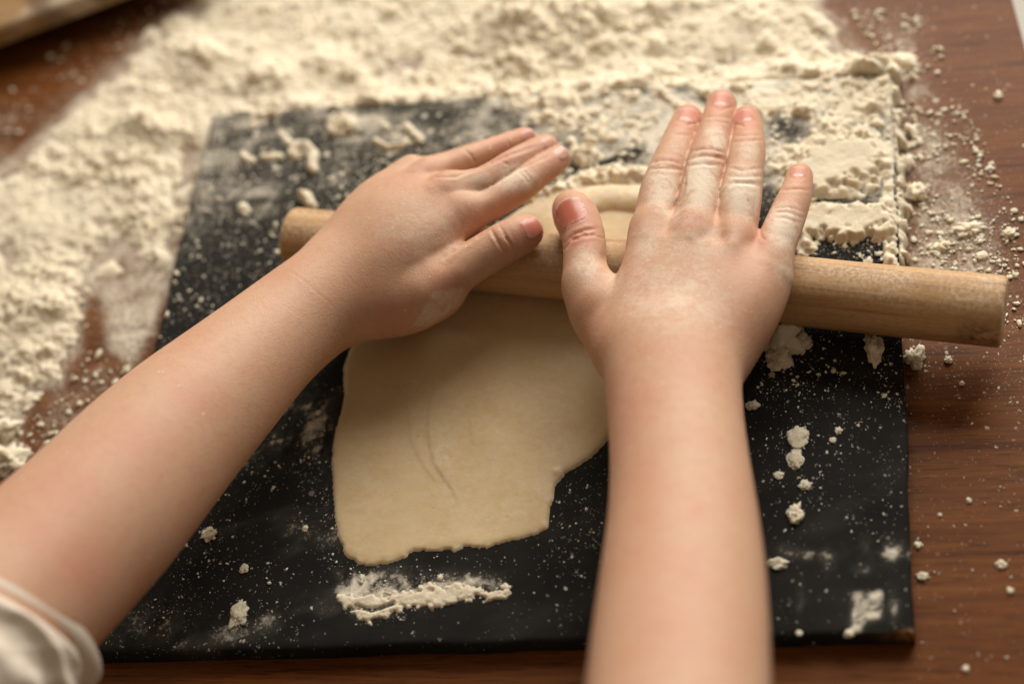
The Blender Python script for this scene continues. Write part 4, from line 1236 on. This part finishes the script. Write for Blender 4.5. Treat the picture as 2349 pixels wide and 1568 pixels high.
for x, y, rx, ry, a_ in ((1520, 430, 46, 75, 0.75), (1610, 415, 46, 80, 0.85), (1705, 440, 48, 70, 0.85), (1716, 345, 36, 35, 0.6), (1640, 320, 34, 40, 0.7), (1555, 330, 34, 36, 0.5), (1800, 520, 50, 62, 0.8), (1490, 560, 60, 90, 0.5), (1600, 560, 150, 70, 0.50), (1345, 610, 45, 60, 0.6), (1310, 500, 60, 60, 0.35), (1560, 680, 190, 130, 0.54), (1800, 620, 40, 60, 0.5), (1400, 640, 60, 60, 0.45), (1520, 830, 130, 70, 0.3), (1600, 760, 150, 80, 0.35), (1580, 460, 110, 110, 0.5), (1650, 330, 70, 90, 0.45)):
    flr = np.maximum(flr, 1.12 * a_ * np.exp(-np.abs((PX - x) / (1.12 * rx)) ** 2.4 - np.abs((PY - y) / (1.12 * ry)) ** 2.4))
cake = vnoise(PX / 3.2, PY / 3.2, 91) * 0.6 + vnoise(PX / 6.5, PY / 6.5, 92) * 0.4
V = V + N * (0.018 * (cake - 0.35) * sstep(0.35, 0.9, flr) * face)[:, None]
part_r = part('arm', mesh_np('arm', V, F, M_SKIN, True, {'red': np.clip(red, 0, 1) * face, 'flour': np.clip(flr, 0, 1) * (0.3 + 0.7 * face)}), label='arm reaching straight up from the bottom, hand flat with four fingers forward')
def nail(L, arm, *a, **k):
    o = make_nail_obj(L, arm, *a, **k)
    o.matrix_parent_inverse = arm.matrix_world.inverted()
bpy.context.view_layer.update()
nail(R, part_r, 1578, 262, 0.12, -1, 29, 27, 3.0, bed=0.75)
nail(R, part_r, 1655, 226, 0.05, -1, 29, 27, 3.0, bed=0.75)
nail(R, part_r, 1705, 265, -0.18, -1, 29, 24, 3.0, bed=0.8)
nail(R, part_r, 1830, 393, -0.1, -1, 22, 20, 3.0, bed=0.7)
nail(R, part_r, 1306, 486, -0.24, -1, 44, 39, 4.0, bed=1.0)

# ---- left arm and hand
L_ = Limb()
L_.forearm([(770, 655, 3.4, 112), (735, 690, 3.5, 120), (668, 742, 3.8, 124), (600, 800, 4.2, 132), (510, 885, 4.7, 151), (415, 975, 5.3, 171), (325, 1070, 5.9, 187), (235, 1170, 6.5, 200), (130, 1275, 7.2, 210), (20, 1385, 8.0, 217), (-120, 1520, 9.0, 224), (-260, 1660, 10, 228)], 0.9, 0.86)
def z1(X, Y): return (610.7 + .4195 * X, 187.9 + .4195 * Y)
for c in ([(800, 690, 3.3, 84), (940, 580, 3.9, 74), (1058, 494, 3.95, 47)],
          [(790, 650, 3.5, 84), (910, 535, 4.1, 72), (1030, 440, 4.2, 44)],
          [(780, 620, 3.4, 80), (885, 500, 3.95, 70), (985, 404, 3.9, 40)],
          [(770, 600, 3.1, 74), (855, 468, 3.5, 55), (945, 390, 3.4, 34)],
          [(810, 700, 3.0, 74), (905, 690, 3.0, 78), (990, 662, 3.1, 64)],
          [(830, 700, 2.6, 64), (930, 690, 2.5, 74), (1010, 665, 2.7, 58)]):
    L_.chain(c, 0.6)
L_.finger([(1058, 494, 3.95, 46), (1122, 470, 3.85, 38), (1190, 430, 3.7, 37.5), (1228, 402, 3.55, 34.5), (1258, 381, 3.35, 33), (1279, 364, 3.15, 30.5)], kroot=0.4)
L_.finger([(1030, 440, 4.2, 44), (1108, 420, 4.05, 37), (1168, 384, 3.85, 36), (1204, 362, 3.65, 33), (1234, 345, 3.4, 31), (1252, 337, 3.2, 29)], kroot=0.4)
L_.finger([(985, 402, 3.9, 40), (1030, 385, 3.75, 34), (1086, 362, 3.55, 31.5), (1130, 345, 3.3, 29.5), (1168, 331, 3.05, 28), (1204, 318, 2.75, 26.5)], kroot=0.35)
L_.finger([(945, 395, 3.2, 34), (1000, 384, 2.6, 29), (1052, 366, 2.1, 26), (1085, 352, 1.7, 24), (1112, 343, 1.3, 22)], kroot=0.3)
L_.finger([(975, 668, 3.3, 62), (1034, 631, 3.45, 53), (1095, 594, 3.6, 48), (1156, 558, 3.7, 48.5), (1190, 541, 3.7, 46), (1207, 532, 3.65, 40)], kroot=0.45)
V, F, N = mesh_limb(L_)
CR = [
    # thumb joint folds and web
    ([z1(1225, 800), z1(1255, 850), z1(1280, 900), z1(1310, 945)], 0.06, 3.4), ([z1(1275, 785), z1(1310, 840), z1(1340, 890)], 0.045, 2.8), ([z1(1290, 830), z1(1330, 880), z1(1350, 925)], 0.03, 2.4),
    ([z1(972, 962), z1(1040, 910), z1(1120, 862), z1(1225, 790)], 0.09, 4.0),
    # finger separations
    ([z1(1165, 592), z1(1250, 555), z1(1350, 490), z1(1500, 425), z1(1560, 400)], 0.05, 3.0), ([z1(930, 522), z1(1040, 515), z1(1160, 470), z1(1300, 410), z1(1480, 350)], 0.07, 3.4),
    ([z1(1375, 490), z1(1410, 520), z1(1435, 555)], 0.025, 2.6), ([z1(1395, 480), z1(1430, 510), z1(1452, 540)], 0.022, 2.4), ([z1(1290, 440), z1(1330, 455)], 0.02, 2.4),
    ([z1(1080, 372), z1(1120, 400), z1(1140, 440)], 0.03, 3.0), ([z1(1320, 320), z1(1335, 355)], 0.03, 2.6),
    # wrist lines
    ([z1(210, 1090), z1(280, 1150), z1(340, 1200), z1(390, 1255)], 0.007, 3.0), ([z1(440, 1045), z1(465, 1085), z1(500, 1120)], 0.008, 2.6), ([z1(120, 1030), z1(170, 1060), z1(230, 1110)], 0.008, 2.6),
]
DN = [(*z1(1000, 500), 26, 14, 0.05), (*z1(1180, 600), 24, 14, 0.05), (*z1(900, 520), 30, 16, 0.04), (*z1(960, 980), 26, 22, 0.04), (*z1(800, 1050), 60, 26, 0.02)]
BP = [(*z1(1060, 620), 34, 26, 0.05), (*z1(960, 560), 30, 22, 0.04), (*z1(1040, 1060), 40, 30, 0.06), (*z1(850, 480), 24, 18, 0.04)]
V, face, PX, PY = sculpt(V, N, CR, DN, BP)
red = np.zeros(len(V)); flr = np.zeros(len(V))
for x, y, r, a_ in ((1270, 362, 42, 0.45), (1215, 316, 34, 0.6), (1150, 340, 36, 0.35), (1220, 530, 40, 0.6), (1165, 565, 40, 0.3), (1100, 500, 50, 0.3), (1150, 470, 50, 0.35), (1000, 425, 40, 0.25), (1030, 640, 50, 0.25), (900, 730, 60, 0.35), (330, 1040, 70, 0.22), (160, 1130, 90, 0.3), (190, 1270, 90, 0.35), (450, 900, 60, 0.18), (90, 1200, 60, 0.25)):
    red = np.maximum(red, a_ * gauss(PX, PY, x, y, r))
for x, y, rx, ry, a_ in ((1100, 425, 60, 40, 0.55), (1185, 410, 60, 36, 0.7), (1050, 410, 50, 26, 0.4), (1240, 370, 46, 36, 0.4), (1160, 580, 50, 40, 0.3), (980, 520, 150, 120, 0.44), (930, 380, 60, 30, 0.35), (1100, 620, 90, 60, 0.35), (1210, 340, 70, 40, 0.35)):
    flr = np.maximum(flr, 1.12 * a_ * np.exp(-np.abs((PX - x) / (1.12 * rx)) ** 2.4 - np.abs((PY - y) / (1.12 * ry)) ** 2.4))
flr = np.maximum(flr, 0.62 * sstep(-10, 12, poly_sd(PX, PY, [z1(905, 1140), z1(1060, 1110), z1(1165, 1150), z1(1060, 1240), z1(900, 1345), z1(780, 1345)])))
part_l = part('arm', mesh_np('arm', V, F, M_SKIN, True, {'red': np.clip(red, 0, 1) * face, 'flour': np.clip(flr, 0, 1) * (0.3 + 0.7 * face)}), label='arm coming in from the lower left, hand turned with thumb along the pin')
bpy.context.view_layer.update()
nail(L_, part_l, 1222, 520, 0.86, -0.5, 30, 27, 4.0, bed=0.9)
nail(L_, part_l, 1212, 309, 0.95, -0.3, 19, 15, 3.0, bed=0.6)
nail(L_, part_l, 1288, 350, 0.85, -0.5, 20, 17, 3.2, bed=0.45)
nail(L_, part_l, 1256, 326, 0.85, -0.45, 19, 14, 3.2, bed=0.45)

# ---- pushed-up sleeve on the left arm
def build_sleeve():
    pts = [(130, 1275, 7.2, 210), (20, 1385, 8.0, 217), (-120, 1520, 9.0, 224), (-260, 1660, 10, 228)]
    c0 = at(-14, 1440, 7.95); c1 = at(-330, 1735, 10.6)
    ax_ = c1 - c0; Ln = np.linalg.norm(ax_); ax_ = ax_ / Ln
    vw = CAM_C - c0; vw /= np.linalg.norm(vw)
    s = np.cross(ax_, vw); s /= np.linalg.norm(s)          # sideways in the picture
    if proj((c0 + s)[None])[0][0] < proj(c0[None])[0][0]: s = -s
    t_ = np.cross(ax_, s); t_ /= np.linalg.norm(t_)
    if t_ @ vw < 0: t_ = -t_
    R0 = 217 * depth(c0) / FPX
    ns, na = 240, 220
    sv = np.linspace(0, Ln, ns); av = np.linspace(0, 2 * np.pi, na, endpoint=False)
    SV, AV = np.meshgrid(sv, av, indexing='ij')
    ph = 0.9 * np.sin(AV - 0.6) + 0.5 * np.sin(2 * AV + 1.0)
    fold = SV + 0.35 * ph * sstep(0.5, 2, SV) + 1.5 * (fbm(np.cos(AV) * 1.6 + 5, np.sin(AV) * 1.6 + SV * 0.3, 1.0, 3, 77) - 0.5)
    rid = 0.5 + 0.5 * np.cos((fold - 1.55) * 2 * np.pi / 1.45)
    amp = sstep(0.55, 1.3, SV)
    rr = R0 * 1.03 + 0.02 + amp * (0.06 + 0.42 * rid ** 1.6 * (0.4 + 1.1 * vnoise(AV * 1.3, SV * 0.5, 12))) + amp * 0.12 * (fbm(np.cos(AV) * 4 + SV, np.sin(AV) * 4 - SV * 0.6, 1.0, 3, 99) - 0.5) + 0.05 * SV
    # stitched hem band, slightly rolled
    rr = rr + 0.025 * np.exp(-((SV - 0.25) / 0.22) ** 2) - 0.12 * np.exp(-((SV - 0.62) / 0.14) ** 2)
    # flared corner where the hem lifts off the arm
    flare = np.exp(-((np.angle(np.exp(1j * (AV - 0.10)))) / 0.42) ** 2) * sstep(1.3, 0.0, SV)
    rr = rr + 0.46 * flare
    al = SV - 0.34 * R0 * np.cos(AV) * sstep(6, 0, SV) - 0.12 * np.sin(3 * AV)
    V = c0 + ax_ * al[..., None] + s * (rr * np.cos(AV))[..., None] + t_ * (rr * np.sin(AV) * 0.97)[..., None]
    # inner wall for thickness
    ri = rr - 0.07
    W = c0 + ax_ * (al + 0.01)[..., None] + s * (ri * np.cos(AV))[..., None] + t_ * (ri * np.sin(AV) * 0.97)[..., None]
    def tube(off, n_):
        i = off + np.arange(n_ * na).reshape(n_, na)
        return np.stack([i[:-1], np.roll(i[:-1], -1, 1), np.roll(i[1:], -1, 1), i[1:]], -1).reshape(-1, 4)
    F1 = tube(0, ns); F2 = tube(ns * na, ns)[:, ::-1]
    a0 = np.arange(na); b0 = ns * na + np.arange(na)
    lip = np.stack([a0, b0, np.roll(b0, -1), np.roll(a0, -1)], -1)
    F_ = np.concatenate([F1, F2, lip])
    me = mesh_np('sleeve', np.concatenate([V.reshape(-1, 3), W.reshape(-1, 3)]), F_[:, ::-1], M_CLOTH, True)
    part('sleeve', me)
build_sleeve()
